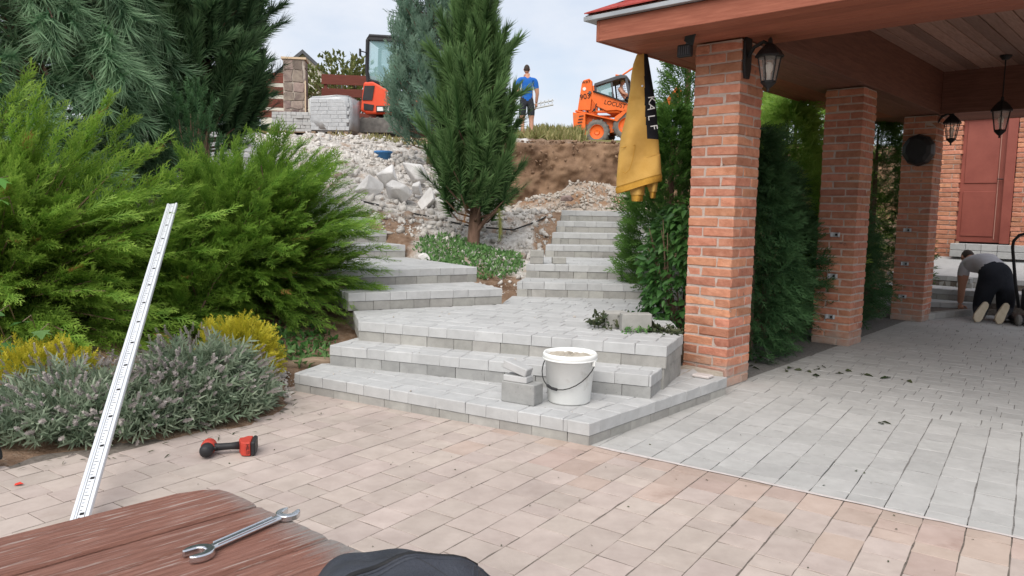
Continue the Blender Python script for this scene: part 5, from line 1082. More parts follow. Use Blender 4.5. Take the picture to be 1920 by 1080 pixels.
# man in a blue shirt on the terrace, seen from behind
J = dict(pel=(0, 0, .93), bel=(0, .0, 1.08), che=(0, .01, 1.30), ste=(0, .0, 1.44), nec=(.005, -.015, 1.53), hea=(.01, -.03, 1.6), shl=(-.19, .0, 1.43), ell=(-.25, .02, 1.14), wrl=(-.24, -.05, .90), shr=(.19, .0, 1.43), elr=(.26, .04, 1.15), cur=(.235, .03, 1.24), cul=(-.225, .01, 1.24), wrr=(.31, -.03, .92),
         hl=(-.10, 0, .90), kl=(-.12, .0, .52), sl_=(-.115, 0, .60), al=(-.13, .05, .09), tl=(-.14, -.11, .04), hr=(.10, 0, .90), kr=(.10, -.01, .52), sr=(.102, 0, .60), ar=(.09, .05, .09), tr=(.09, -.11, .04))
Bn = [('pel', 'bel', 'blue_cloth'), ('bel', 'che', 'blue_cloth'), ('che', 'ste', 'blue_cloth'), ('ste', 'nec', 'skin'), ('nec', 'hea', 'skin'), ('ste', 'shl', 'blue_cloth'), ('shl', 'cul', 'blue_cloth'), ('cul', 'ell', 'skin'), ('ell', 'wrl', 'skin'), ('ste', 'shr', 'blue_cloth'), ('shr', 'cur', 'blue_cloth'), ('cur', 'elr', 'skin'), ('elr', 'wrr', 'skin'),
      ('pel', 'hl', 'navy_cloth'), ('hl', 'sl_', 'navy_cloth'), ('sl_', 'kl', 'skin'), ('kl', 'al', 'skin'), ('al', 'tl', 'shoe'), ('pel', 'hr', 'navy_cloth'), ('hr', 'sr', 'navy_cloth'), ('sr', 'kr', 'skin'), ('kr', 'ar', 'skin'), ('ar', 'tr', 'shoe')]
Rd = dict(pel=(.155, .125), bel=(.16, .125), che=(.175, .125), ste=(.12, .085), nec=.058, hea=.055, shl=.085, cul=.068, ell=.047, wrl=.032, shr=.085, cur=.068, elr=.047, wrr=.032, hl=.115, sl_=.09, kl=.06, al=.042, tl=.04, hr=.115, sr=.09, kr=.06, ar=.042, tr=.04)
man = figure('person', 'man in a blue polo shirt and dark shorts standing on the terrace, seen from behind', (.27, 18.6, 3.0), R(188), J, Bn, Rd, None, 'pel', sub=3)
head(man, (.01, -.03, 1.69), Matrix.Rotation(R(-14), 4, 'Z')); hand(man, (.312, -.035, .91), Matrix.Rotation(R(90), 4, 'Z')); hand(man, (-.24, -.055, .89), Matrix.Rotation(R(90), 4, 'Z'))
# kneeling man at the rear steps, seen from behind (faces local +Y)
J = dict(pel=(0, 0, .50), bel=(-.02, .15, .60), che=(-.05, .29, .66), ste=(-.08, .40, .68), nec=(-.09, .49, .69), hea=(-.10, .56, .68), hl=(-.11, .02, .46), kl=(-.13, .10, .10), al=(-.26, -.23, .075), tl=(-.30, -.30, .08), hr=(.11, .02, .46), kr=(.15, .10, .10), ar=(-.04, -.27, .075), tr=(-.09, -.34, .08),
         shl=(-.22, .38, .62), cul=(-.235, .38, .50), ell=(-.235, .38, .40), wrl=(-.20, .48, .13), shr=(.10, .42, .63), cur=(.13, .5, .55), elr=(.14, .53, .42), wrr=(.08, .68, .16))
Bn = [('pel', 'bel', 'grey_cloth'), ('bel', 'che', 'grey_cloth'), ('che', 'ste', 'grey_cloth'), ('ste', 'nec', 'skin'), ('nec', 'hea', 'skin'), ('pel', 'hl', 'black_jeans'), ('hl', 'kl', 'black_jeans'), ('kl', 'al', 'black_jeans'), ('al', 'tl', 'shoe'), ('pel', 'hr', 'black_jeans'), ('hr', 'kr', 'black_jeans'), ('kr', 'ar', 'black_jeans'), ('ar', 'tr', 'shoe'),
      ('ste', 'shl', 'grey_cloth'), ('shl', 'cul', 'grey_cloth'), ('cul', 'ell', 'skin'), ('ell', 'wrl', 'skin'), ('ste', 'shr', 'grey_cloth'), ('shr', 'cur', 'grey_cloth'), ('cur', 'elr', 'skin'), ('elr', 'wrr', 'skin')]
Rd = dict(pel=(.185, .17), bel=(.19, .155), che=(.205, .17), ste=(.16, .13), nec=.06, hea=.06, hl=.145, kl=.09, al=.055, tl=.045, hr=.145, kr=.09, ar=.055, tr=.045, shl=.09, cul=.075, ell=.05, wrl=.034, shr=.09, cur=.075, elr=.05, wrr=.034)
KP = G(6.33, .60); kn = figure('person', 'kneeling man in grey shirt and dark jeans with his back to the camera', (KP.x, KP.y, 0), R(-8), J, Bn, Rd, None, 'pel', sub=3)
for p in kn.data.polygons:                       # waistband: jeans reach to the small of the back
    c = p.center
    if c.y < .07 and p.material_index == 0: p.material_index = [m.name for m in kn.data.materials].index('black_jeans')
head(kn, (-.10, .60, .71), Matrix.Rotation(R(180), 4, 'Z') @ Matrix.Rotation(R(58), 4, 'X')); hand(kn, (-.20, .49, .12), Matrix.Rotation(R(-50), 4, 'X')); hand(kn, (.08, .69, .15), Matrix.Rotation(R(-50), 4, 'X'))
def sole(c, rzz, tx):
    v = []; pr = [(-.045, -.11), (-.058, -.06), (-.05, .01), (-.04, .09), (-.03, .125), (0, .14), (.03, .125), (.042, .09), (.042, .01), (.05, -.06), (.042, -.11), (0, -.14)]
    mb = MB(); mb.prism(pr, .03); o = mb.build('shoe_sole', 'sole', kn, bevel=.006); o.matrix_local = Matrix.Translation(c) @ Matrix.Rotation(rzz, 4, 'Y') @ Matrix.Rotation(tx, 4, 'X'); return o
sole((-.31, -.335, .125), R(32), R(-16)); sole((-.10, -.375, .12), R(28), R(-16)); kn.scale = (1.1, 1.1, 1.1)
# ------------------------------------------------------------------ plate compactor at the right edge
root = empty('plate_compactor', G(5.9, 1.06, 0), R(-20), 'plate compactor with black tube handle at the right edge beside the kneeling man', 'compactor')
mb = MB(); mb.tube([(-.10, .18, .22), (-.18, .1, .55), (-.27, -.02, .98), (-.27, -.05, 1.06), (-.22, -.06, 1.13), (-.12, -.06, 1.16), (.25, -.06, 1.17), (.36, -.06, 1.12), (.40, -.04, 1.02), (.36, .1, .55), (.3, .18, .22)], .019, 8); mb.build('handle', 'iron', root, smooth=True)
mb = MB(); mb.box((.1, .35, .06), (.5, .6, .07), bev=.02); mb.build('base_plate', 'iron', root)
mb = MB(); mb.box((.16, .38, .3), (.3, .4, .3), bev=.03); mb.build('engine', 'slate', root)
mb = MB(); mb.lathe([(0, -.03), (.05, -.03), (.07, -.015), (.07, .015), (.05, .03), (0, .03)], 14, M4=Matrix.Translation((-.13, .02, .075)) @ Matrix.Rotation(R(90), 4, 'Y')); mb.build('wheel', 'tyre', root)
# ------------------------------------------------------------------ bucket
bk_ = empty('bucket', (.37, 4.655, .13), 0, 'white plastic bucket with dried mortar standing on the lowest step', 'bucket')
mb = MB(); mb.lathe([(0, .002), (.125, .002), (.133, .01), (.155, .27), (.168, .272), (.17, .30), (.163, .312), (.155, .308), (.15, .29), (.128, .03), (0, .02)], 48); mb.build('pail', 'white_plastic', bk_, smooth=True)
mb = MB(); mb.lathe([(.1585, .268), (.171, .27), (.171, .279), (.158, .281)], 48); mb.build('rim_band', 'white_plastic', bk_, smooth=True)
mb = MB()
for i, s_ in enumerate((0, 1)): pass
a = np.linspace(0, 2*math.pi, 37)[:-1]; v = [(0, 0, .292)]; f = []
for j, rr in enumerate((.05, .1, .151)):
    for t in a: v.append((rr*math.cos(t), rr*math.sin(t), .288+.02*random.random()-.006*j))
for k in range(36): f.append((0, 1+k, 1+(k+1) % 36)); f += [(1+36*j+k, 1+36*j+36+k, 1+36*j+36+(k+1) % 36, 1+36*j+(k+1) % 36) for j in range(2)]
pydata('mortar_fill', v, f, 'mortar_mix', bk_)
for sx, an in ((1, R(-30)), (-1, R(150))):
    mb = MB(); mb.box((.165*math.cos(an), .165*math.sin(an), .255), (.02, .03, .035), Euler((0, 0, an)).to_matrix(), .004); mb.build('handle_lug', 'white_plastic', bk_)
hp = []; ra, rb_ = R(-30), R(-210)
for t in np.linspace(0, 1, 15): an = ra+(rb_-ra)*t; dr = math.sin(math.pi*t); hp.append((.172*math.cos(an)-.0*dr, .172*math.sin(an), .25-.145*dr+.0))
mb = MB(); mb.tube(hp, .0035, 6); mb.build('wire_handle', 'wire', bk_, smooth=True)
mb = MB(); mb.tube([hp[7], hp[8], hp[9]], .009, 8); mb.build('grip', 'black', bk_)
# ------------------------------------------------------------------ aluminium straightedge with printed scale
a_, b_ = Vector((-1.685, 2.83, .0)), Vector((-2.465, 5.5, 1.30)); ax_ = (b_-a_); LL = ax_.length; ax_.normalize(); xs = Vector((1, 0, 0)); xs = (xs-ax_*xs.dot(ax_)).normalized(); zs = xs.cross(ax_)
root = empty('straightedge', a_, 0, 'long aluminium straightedge with printed scale leaning into the left juniper', 'straightedge'); root.matrix_world = frame(xs, ax_, zs, a_+Vector((0, 0, .005)))
mb = MB(); mb.box((0, LL/2, 0), (.072, LL, .020), bev=.003); mb.build('profile', 'alu', root)
mb = MB(); mb.box((-.026, LL/2, .0115), (.012, LL-.002, .005)); mb.build('rib', 'alu', root); mb = MB(); mb.box((.029, LL/2, .0115), (.012, LL-.002, .005)); mb.build('rib', 'alu', root)
mb = MB()
for i in range(int(LL/.02)):
    y_ = .02+i*.02; w_ = .018 if i % 5 == 0 else .009; mb.box((-.006+w_/2, y_, .0105), (w_, .0022, .0008))
    if i % 10 == 5: mb.box((.006, y_, .0106), (.016, .013, .0008))
mb.box((-.011, LL/2, .0105), (.0016, LL-.01, .0008)); mb.box((.018, LL/2, .0105), (.0016, LL-.01, .0008)); mb.build('printed_scale', 'dark_letter', root)
# ------------------------------------------------------------------ cordless driver lying on the paving
root = empty('cordless_driver', (-1.575, 3.865, .0), R(12), 'red and black cordless impact driver lying on the tan paving', 'power tool'); root.scale = (.9, .9, .9)
mb = MB(); mb.lathe([(0, -.085), (.022, -.084), (.034, -.072), (.038, -.05), (.038, -.012), (.03, -.008)], 18, M4=Matrix.Translation((-.005, 0, .045)) @ Matrix.Rotation(R(-90), 4, 'X') @ Matrix.Rotation(0, 4, 'Z')); mb.build('nose_cap', 'black', root, smooth=True)
mb = MB(); mb.lathe([(.032, -.012), (.04, -.008), (.043, .02), (.042, .06), (.034, .085), (.0, .09)], 18, M4=Matrix.Translation((-.005, 0, .045)) @ Matrix.Rotation(R(-90), 4, 'X')); mb.build('motor_housing', 'tool_red', root, smooth=True)
mb = MB(); mb.tube([(.015, .012, .045), (.06, .014, .045), (.12, .018, .046), (.175, .022, .047)], [.024, .021, .020, .025], 12); mb.build('grip', 'black', root, smooth=True)
mb = MB(); mb.box((.035, -.012, .045), (.022, .014, .016), bev=.004); mb.build('trigger', 'black', root)
mb = MB(); pr = [(.165, .02), (.185, -.045), (.205, -.058), (.238, -.058), (.238, .085), (.205, .085), (.185, .06), (.165, .05)]
v = [(x, y, .004) for x, y in pr]+[(x, y, .085) for x, y in pr]; n = len(pr); mb.add(v, [tuple(range(n-1, -1, -1)), tuple(range(n, 2*n))]+[(i, (i+1) % n, (i+1) % n+n, i+n) for i in range(n)]); bt_ = mb.build('battery', 'tool_red', root, bevel=.006)
mb = MB(); mb.box((.252, .013, .045), (.026, .145, .084), bev=.008); mb.build('battery_foot', 'black', root)
text('battery_lettering', 'HILTI', .026, 'dark_letter', root, Matrix.Translation((.222, -.0595, .046)) @ Matrix.Rotation(R(90), 4, 'X') @ Matrix.Rotation(R(-90), 4, 'Z'), .0006)
# black garden spot and red petal at the left edge
root = empty('garden_spotlight', (-2.575, 3.58, 0), R(20), 'black plastic garden spotlight cut by the left picture edge', 'spotlight')
mb = MB(); mb.tube([(.0, 0, 0), (.0, 0, .05), (.005, 0, .2)], [.022, .016, .012], 8); mb.build('stake', 'black', root); mb = MB(); mb.lathe([(0, 0), (.03, 0), (.045, .05), (.05, .1), (.04, .1), (0, .09)], 12, M4=Matrix.Translation((-.02, 0, .06)) @ Matrix.Rotation(R(70), 4, 'Y')); mb.build('lamp_head', 'black', root)
mb = MB(); mb.add([(0, 0, .004), (.03, .004, .012), (.034, .018, .006), (.014, .024, .014), (-.006, .016, .008)], [(0, 1, 2), (0, 2, 3), (0, 3, 4)]); o = mb.build('red_petal', 'red_glass'); o.location = (-2.28, 3.38, 0); tag(o, 'single red petal lying on the tan paving at the left', 'petal')
# ------------------------------------------------------------------ weathered table with wrench and bag
ZT = .70; TA = AZ(44); TB_ = AZ(134); T0 = Vector((-.65, 1.61, 0))      # plank direction, end direction
tb = empty('plank_table', (0, 0, 0), 0, 'weathered red-brown plank table in the lower left foreground', 'table')
wid = [.173, .096, .128, .133, .133, .133]; s_ = 0
for i, w_ in enumerate(wid):
    L_ = 1.7; e0, e1_ = .093*s_+random.uniform(-.002, .002), .093*(s_+w_)+random.uniform(-.002, .002); k_ = 8
    P = [(-L_, .0015), (e0-(.075 if i == 0 else .003), .0015)]
    for q_ in range(1, k_): t = q_/k_; P.append((e0+(e1_-e0)*t-(.075*max(0, 1-t*3)**2 if i == 0 else 0)+random.gauss(0, .0008), .0015+(w_-.003)*t))
    P += [(e1_-.003, w_-.0015), (-L_, w_-.0015)]
    mb = MB(); n = len(P); cy_ = w_/2; ins = lambda a, b: (a-.003*(a > -1), b+(.005 if b < cy_ else -.005)*(abs(b-cy_) > w_*.4))
    v = [(a, -b, -.04) for a, b in P]+[(a, -b, -.005) for a, b in P]+[(ins(a, b)[0], -ins(a, b)[1], 0) for a, b in P]
    f = [tuple(2*n+k for k in range(n)), tuple(range(n-1, -1, -1))]+[(l*n+k, l*n+(k+1) % n, (l+1)*n+(k+1) % n, (l+1)*n+k) for l in range(2) for k in range(n)]; mb.add(v, f)
    o = mb.build('plank', 'table', tb); p0 = T0+TB_*s_; o.matrix_local = frame(TA, -TB_, (0, 0, 1), (p0.x, p0.y, ZT+random.uniform(-.0015, .0015))); s_ += w_+.0055
for (a, b) in ((-.25, .06), (-.25, .62), (-1.4, .06), (-1.4, .62)):
    c = T0+TA*a+TB_*b; mb = MB(); mb.box((0, 0, (ZT-.04)/2), (.08, .08, ZT-.045)); o = mb.build('leg', 'table', tb); o.location = (c.x, c.y, 0); o.rotation_euler = (0, 0, R(-44+90))
c = T0+TA*-.25+TB_*.36; mb = MB(); mb.box((0, 0, 0), (.7, .06, .05)); o = mb.build('cross_bar', 'table', tb); o.location = (c.x, c.y, ZT-.068); o.rotation_euler = (0, 0, R(-44))
# wrench: double open-ended spanner
w0, w1 = Vector((-0.5351, 1.259, 0.706)), Vector((-0.4318, 1.4351, 0.706))
wa = (w1-w0); WL = wa.length; wa.normalize(); wb = Vector((-wa.y, wa.x, 0))
root = empty('wrench', w0, 0, 'chrome double open-ended wrench lying on the plank table', 'wrench'); root.matrix_world = frame(wa, wb, (0, 0, 1), w0-Vector((0, 0, .0)))
def jaw(cx, dirx, tilt, rr, gap):
    n = 22; outer = []; a0 = R(38)
    for k in range(n+1): a = a0+(2*math.pi-2*a0)*k/n; outer.append((rr*math.cos(a)*1.08, rr*math.sin(a)))
    inner = [(rr*.80, -gap), (-.15*rr, -gap*1.0), (-.42*rr, -gap*.45), (-.42*rr, gap*.45), (-.15*rr, gap*1.0), (rr*.80, gap)]
    P = outer+inner; c_, s_ = math.cos(tilt), math.sin(tilt)
    return [(cx+dirx*(x*c_-y*s_), x*s_+y*c_) for x, y in P]
def solid(P, z0, z1, name, m, bev=.0025):
    bm = bmesh.new(); vs = [bm.verts.new((x, y, z0)) for x, y in P]; fc = bm.faces.new(vs); ex = bmesh.ops.extrude_face_region(bm, geom=[fc]); bmesh.ops.translate(bm, verts=[g_ for g_ in ex['geom'] if isinstance(g_, bmesh.types.BMVert)], vec=(0, 0, z1-z0)); bmesh.ops.recalc_face_normals(bm, faces=bm.faces)
    me = bpy.data.meshes.new(name); bm.to_mesh(me); bm.free(); me.materials.append(M[m]); o = link(bpy.data.objects.new(name, me), root); b = o.modifiers.new('b', 'BEVEL'); b.width = bev; b.segments = 2; b.limit_method = 'ANGLE'; return o
solid(jaw(0, -1, R(15), .026, .0115), -.004, .009, 'open_jaw', 'steel'); solid(jaw(WL, 1, R(15), .023, .010), -.004, .008, 'open_jaw', 'steel')
mb = MB(); mb.box((WL/2, 0, .0025), (WL-.042, .017, .010), bev=.003); mb.box((WL/2, .0062, .0075), (WL-.07, .003, .003)); mb.box((WL/2, -.0062, .0075), (WL-.07, .003, .003)); mb.build('shank', 'steel', root, bevel=.0012)
# black bag
root = empty('black_bag', (-.168, 1.085, ZT), R(-4), 'dusty black bag with zip at the bottom edge of the picture', 'bag')
M['bag'] = mat('bag_cloth', (.026, .029, .038), (.05, .055, .07), 9, .5, .35, 160, c3=(.085, .095, .11), s3=14, t3=.6, sharp=.25)
n1, n2 = 56, 40; v = []; f = []; BHX, BHY = .143, .118
def bag_top(x, y):
    u_ = max(-1, min(1, x/BHX)); w_ = max(-1, min(1, y/BHY)); e_ = (1-abs(u_)**5)**.5*(1-abs(w_)**4)**.5
    return .002+e_*(.066+.006*math.sin(u_*2.6+1.2)-.02*max(0, u_-.35)-.012*max(0, -u_-.4)+.0035*math.sin(x*60+y*25)+.003*math.sin(y*70-x*20))
for i in range(n1+1):
    for j in range(n2+1): x_, y_ = BHX*math.sin(math.pi*(i/n1-.5)), BHY*math.sin(math.pi*(j/n2-.5)); v.append((x_, y_, bag_top(x_, y_)))
for i in range(n1):
    for j in range(n2): f.append((i*(n2+1)+j, (i+1)*(n2+1)+j, (i+1)*(n2+1)+j+1, i*(n2+1)+j+1))
pydata('body', v, f, 'bag', root, True)
def on_bag(pts, off): return [Vector((x, y, bag_top(x, y)+off)) for x, y in pts]
zp = [(-.118+.0045*k+.00035*k*k, -.10+.0098*k) for k in range(21)]
mb = MB(); mb.tube(on_bag(zp, -.001), .006, 6); mb.build('zip', 'iron', root, smooth=True)
for dx in (-.009, .011, .026):
    mb = MB(); mb.tube(on_bag([(x+dx, y) for x, y in zp], -.0008), .0034, 6); mb.build('piping', 'bag', root, smooth=True)
for dx in (0, .007): mb = MB(); mb.tube(on_bag([(.118+dx+.006*math.sin(k*.3), -.09+.0098*k) for k in range(20)], -.0012), .0022, 6); mb.build('piping', 'bag', root, smooth=True)
mb = MB(); mb.tube(on_bag([(-.04+.008*k, .045-.0022*k) for k in range(17)], -.0008), .0012, 5); mb.build('seam', 'iron', root, smooth=True)
# ------------------------------------------------------------------ terrace: stone gate pillar, fence, pallets
sp = empty('stone_pillar', (-5.70, 20.0, 3.2), R(8), 'field-stone gate pillar with a flat cap at the end of the brown fence', 'pillar')
mb = MB(); mb.box((0, 0, .9), (.53, .5, 1.86)); mb.build('mortar_core', 'stone_mortar', sp)
r_ = random.Random(5)
for fx in range(2):                                 # irregular stones on the front and right faces
    z = -.02
    while z < 1.78:
        hh = r_.uniform(.2, .34); x = -.265; hh = min(hh, 1.82-z)
        while x < .24:
            ww = min(r_.uniform(.17, .32), .265-x)
            if ww < .08: break
            j_ = lambda: r_.uniform(-.022, .022); g_ = .012; P = [(x+g_+j_(), z+g_+j_()), (x+ww*.55, z+g_*.6+j_()*.6), (x+ww-g_+j_(), z+g_+j_()), (x+ww-g_+j_()*.5, z+hh*.5), (x+ww-g_+j_(), z+hh-g_+j_()), (x+ww*.45, z+hh-g_*.6+j_()*.6), (x+g_+j_(), z+hh-g_+j_()), (x+g_+j_()*.5, z+hh*.5)]
            mb = MB(); mb.prism(P, .05, Matrix.Translation((0, -.25, 0)) if fx == 0 else Matrix.Rotation(R(90), 4, 'Z') @ Matrix.Translation((0, -.265, 0))); mb.build('stone', 'stone_a', sp, bevel=.01); x += ww
        z += hh
mb = MB(); mb.box((0, 0, 1.86), (.62, .6, .05)); mb.build('cap_slab', 'lath', sp)
mb = MB(); mb.box((.27, -.30, .75), (.03, .03, 1.5)); o = mb.build('timber_lath', 'lath'); o.location = (-5.63, 20.0, 3.0); tag(o, 'thin timber lath standing against the stone pillar', 'lath')
fe = empty('board_fence', (0, 0, 0), 0, 'brown horizontal board fence behind the pallets', 'fence')
for (z, hh) in ((4.80, .27), (4.45, .22), (4.12, .24), (3.82, .2)):
    for (xa, xb) in ((-5.35, -2.2), (-8.2, -5.95)):
        mb = MB(); mb.box((0, 0, 0), (xb-xa, .03, hh), bev=.004); o = mb.build('rail', 'fence', fe); o.location = ((xa+xb)/2, 21.3+.0*z, z-.03*((xa+xb)/2+5.4)*.5); o.rotation_euler = (0, R(1.2), 0)
for x in (-5.25, -3.4, -2.3): mb = MB(); mb.box((x, 21.36, 3.9), (.08, .08, 1.9)); mb.build('post', 'fence', fe)
mb = MB(); mb.box((-3.6, 21.6, 3.5), (3.6, .25, .5)); tag(mb.build('low_wall', 'stone_mortar'), 'low stone wall under the brown fence beside the excavator', 'wall')
def block_pallet(cx, cy, z0, label, nx, nz, rz):
    root = empty('block_stack', (cx, cy, z0), rz, label, 'stack'); mb = MB()
    for x in (-.4, 0, .4): mb.box((x*.9, 0, .03), (.1, .8, .06))
    mb.box((0, -.35, .075), (.98, .1, .02)); mb.build('pallet', 'log', root); z = .085
    for k in range(nz):
        x = -.48; 
        while x < .46:
            w_ = random.choice((.12, .17, .22)); w_ = min(w_, .49-x)
            if w_ > .06: mb = MB(); mb.box((x+w_/2, -.33+random.uniform(-.02, .02), z+.038), (w_-.006, .16, .074), bev=.005); mb.build('paver', 'step_paver', root)
            x += w_
        z += .078
    mb = MB(); mb.box((0, .05, .08+(z-.08)/2), (.95, .62, z-.085)); mb.build('inner_rows', 'step_block', root); return root
block_pallet(-5.42, 19.0, 3.03, 'open stack of pale concrete pavers in front of the stone pillar', 1, 6, R(4))
root = empty('wrapped_pallet', (-4.44, 19.0, 3.05), R(-4), 'pallet of pavers wrapped in grey plastic film left of the excavator', 'pallet')
mb = MB()
for x in (-.4, 0, .4): mb.box((x, 0, .04), (.1, .9, .08))
mb.build('pallet', 'log', root)
bm = bmesh.new(); bmesh.ops.create_cube(bm, size=1); bmesh.ops.bevel(bm, geom=bm.edges[:], offset=.05, segments=2, affect='EDGES'); bmesh.ops.subdivide_edges(bm, edges=bm.edges[:], cuts=2, use_grid_fill=True)
for q_ in bm.verts:
    c = q_.co; q_.co = Vector((c.x*1.0, c.y*.9, c.z*.85+.5))+Vector((random.gauss(0, .008), random.gauss(0, .01), random.gauss(0, .008)))+Vector((0, 0, .05*math.sin(c.x*4)*(c.z > .4)-.12*(c.x)*(c.z > .4)*.6))
me = bpy.data.meshes.new('film'); bm.to_mesh(me); bm.free(); me.materials.append(M['film']); o = link(bpy.data.objects.new('film_wrap', me), root); me.polygons.foreach_set('use_smooth', [True]*len(me.polygons))
for k in range(8):
    x = -.46
    while x < .42:
        w_ = min(random.choice((.16, .2, .24)), .48-x); mb = MB(); mb.box((x+w_/2, -.444-.004*random.random(), .15+k*.093), (w_-.004, .02, .091), bev=.006); mb.build('wrapped_paver', 'film', root); x += w_
for x in (-.18, .2): text('film_mark', 'BEST', .06, 'weedprint', root, Matrix.Translation((x, -.47, .90)) @ Matrix.Rotation(R(90), 4, 'X'), .001) if 0 else None
# far house gable behind the pine and far brick house behind the man
hs = empty('far_house', (-8.6, 32, 3.2), R(10), 'far house gable with dark roof edges above the bush', 'house'); mb = MB(); mb.prism([(-1.6, 0), (1.6, 0), (1.6, 2.6), (0, 4.0), (-1.6, 2.6)], 4); mb.build('wall', 'plaster', hs)
for sx in (-1, 1): mb = MB(); mb.prism([(0, 4.12), (sx*1.9, 2.45), (sx*1.9, 2.3), (0, 3.97)], 4.4); mb.build('roof', 'slate', hs)
hs = empty('far_house', (2.0, 60, 2.9), R(-5), 'small far reddish brick house low behind the man', 'house'); mb = MB(); mb.box((0, 0, 2.0), (3.6, 3, 4.2)); mb.build('wall', 'house_wall', hs); mb = MB(); mb.box((-.9, 0, 4.2), (1.8, 3.2, .3)); mb.box((.95, 0, 4.25), (1.75, 3.2, .4)); mb.build('roof', 'house_wall', hs); mb = MB(); mb.box((1.0, -1.52, 2.4), (.4, .06, .5)); mb.build('window', 'black', hs)
sg = empty('conveyor', (.86, 27, 3.75), R(-3), 'grey metal frame sticking up at a slant behind the man', 'machine'); sg.scale = (.6, .6, .8); mb = MB(); mb.tube([(-.45, 0, 0), (-.45, 0, 1.35)], .1, 8); mb.build('mast', 'galv', sg)
mb = MB(); mb.box((.15, 0, 1.5), (1.25, .3, .06), Euler((0, R(-9), 0)).to_matrix()); mb.box((.15, 0, 1.68), (1.25, .3, .05), Euler((0, R(-9), 0)).to_matrix())
for k in range(6): mb.box((-.4+.22*k, 0, 1.5+.035*k+.08), (.05, .3, .18))
mb.build('frame', 'galv', sg)
# blue hose reel in the rubble
HB = (-2.50, 14.6, gz(-2.5, 14.6)); hr_ = empty('hose_coil', HB, 0, 'blue plastic tub with a coiled hose lying in the rubble', 'tub')
hr_.scale = (.8, .8, .55)
mb = MB(); mb.lathe([(0, 0), (.15, 0), (.19, .24), (.2, .24), (.175, .22), (.14, .03), (0, .03)], 20); mb.build('tub', 'blue_plastic', hr_, smooth=True); mb = MB()
for k in range(3): mb.tube([(.21*math.cos(t), .21*math.sin(t), .25+.022*k) for t in np.linspace(0, 6.2, 22)], .012, 5)
mb.build('hose', 'blue_plastic', hr_); mb = MB(); mb.box((0, 0, .25), (.12, .06, .08), Euler((.3, .4, .2)).to_matrix()); mb.build('nozzle', 'lath', hr_)
# cable across the bed
cp = [(-2.2, 11.0), (-1.4, 10.75), (-.6, 10.7), (0, 10.75), (.35, 11.0), (.6, 11.4)]; mb = MB(); mb.tube([Vector((x, y, gz(x, y)+.03)) for x, y in cp], .012, 5); tag(mb.build('cable', 'wire'), 'thin dark cable lying across the ground behind the pine', 'cable')
# ------------------------------------------------------------------ mini excavator
EX = empty('mini_excavator', (-3.12, 20.3, 3.22), R(-6), 'orange-red mini excavator with black glazed cab on the terrace', 'excavator')
P = [(-.78, .55), (-.74, .95), (-.70, 1.28), (-.45, 1.3), (-.08, 1.1), (.0, .9), (1.1, .80), (1.1, .50), (-.62, .47)]
mb = MB(); mb.prism(P, 1.35); mb.build('body', 'red_paint', EX, bevel=.05)
mb = MB(); mb.prism([(-.72, .82), (-.66, 1.18), (-.40, 1.18), (-.46, .82)], .02, Matrix.Translation((0, -.69, 0))); mb.build('side_grille', 'black', EX); mb = MB(); mb.prism([(-.68, .58), (-.68, .74), (-.42, .70), (-.44, .56)], .02, Matrix.Translation((0, -.69, 0))); mb.build('lower_grille', 'black', EX)
mb = MB(); mb.box((.12, -.688, .60), (.95, .012, .16)); mb.build('decal_band', 'dark_letter', EX); mb = MB(); mb.box((-.25, -.70, .60), (.16, .008, .10)); mb.build('decal_plate', 'letter', EX)
text('model_lettering', '85 12', .14, 'letter', EX, Matrix.Translation((.10, -.70, .60)) @ Matrix.Rotation(R(90), 4, 'X'), .003)
mb = MB(); mb.box((-.04, -.70, .98), (.04, .01, .10)); mb.build('door_latch', 'letter', EX)
def bar(pts, r, name='cab_frame', m='black'):
    mb = MB(); mb.tube(pts, r, 6); return mb.build(name, m, EX)
for yy in (-.62, .5):
    bar([(-.58, yy, 1.28), (-.62, yy, 1.55), (-.60, yy, 2.32), (-.55, yy, 2.42), (.1, yy, 2.38), (.5, yy, 2.30), (.62, yy, 1.9), (.6, yy, 1.1)], .055); bar([(-.56, yy, 1.32), (-.1, yy, 1.2), (.6, yy, 1.1)], .05); bar([(.12, yy, 1.2), (.1, yy, 2.36)], .035)
mb = MB(); mb.prism([(-.62, 2.36), (-.55, 2.44), (.1, 2.41), (.55, 2.31), (.55, 2.26), (-.6, 2.33)], 1.2, Matrix.Translation((0, -.06, 0))); mb.build('cab_roof', 'black', EX)
mb = MB(); mb.prism([(-.57, 1.35), (-.57, 2.32), (.5, 2.26), (.58, 1.2)], .01, Matrix.Translation((0, -.60, 0))); mb.build('cab_window', 'cab_glass', EX); mb = MB(); mb.prism([(-.57, 1.35), (-.57, 2.32), (.5, 2.26), (.58, 1.2)], .01, Matrix.Translation((0, .48, 0))); mb.build('cab_window', 'cab_glass', EX)
mb = MB(); mb.box((-.35, -.05, 1.5), (.2, .45, .55), bev=.06); mb.box((-.15, -.05, 1.3), (.45, .45, .14), bev=.04); mb.build('seat', 'black', EX)
for yy in (-.55, .55):
    pr = []
    for k in range(7): a = R(90+30*k); pr.append((-.75+.19*math.cos(a), .19+.19*math.sin(a)))
    for k in range(7): a = R(-90+30*k); pr.append((.85+.19*math.cos(a), .19+.19*math.sin(a)))
    mb = MB(); mb.prism(pr, .3, Matrix.Translation((0, yy, 0))); mb.build('track', 'tyre', EX, bevel=.02)
mb = MB(); mb.box((0, 0, .4), (.9, .8, .2)); mb.build('undercarriage', 'black', EX); mb = MB()
for i in range(9): mb.box((-.72+.2*i, -.55, .385), (.06, .31, .03))
mb.build('track_pads', 'tyre', EX); mb = MB(); mb.tube([(1.0, 0, .7), (1.7, 0, 1.1), (2.2, 0, .5)], .12, 6); mb.build('boom', 'red_paint', EX)
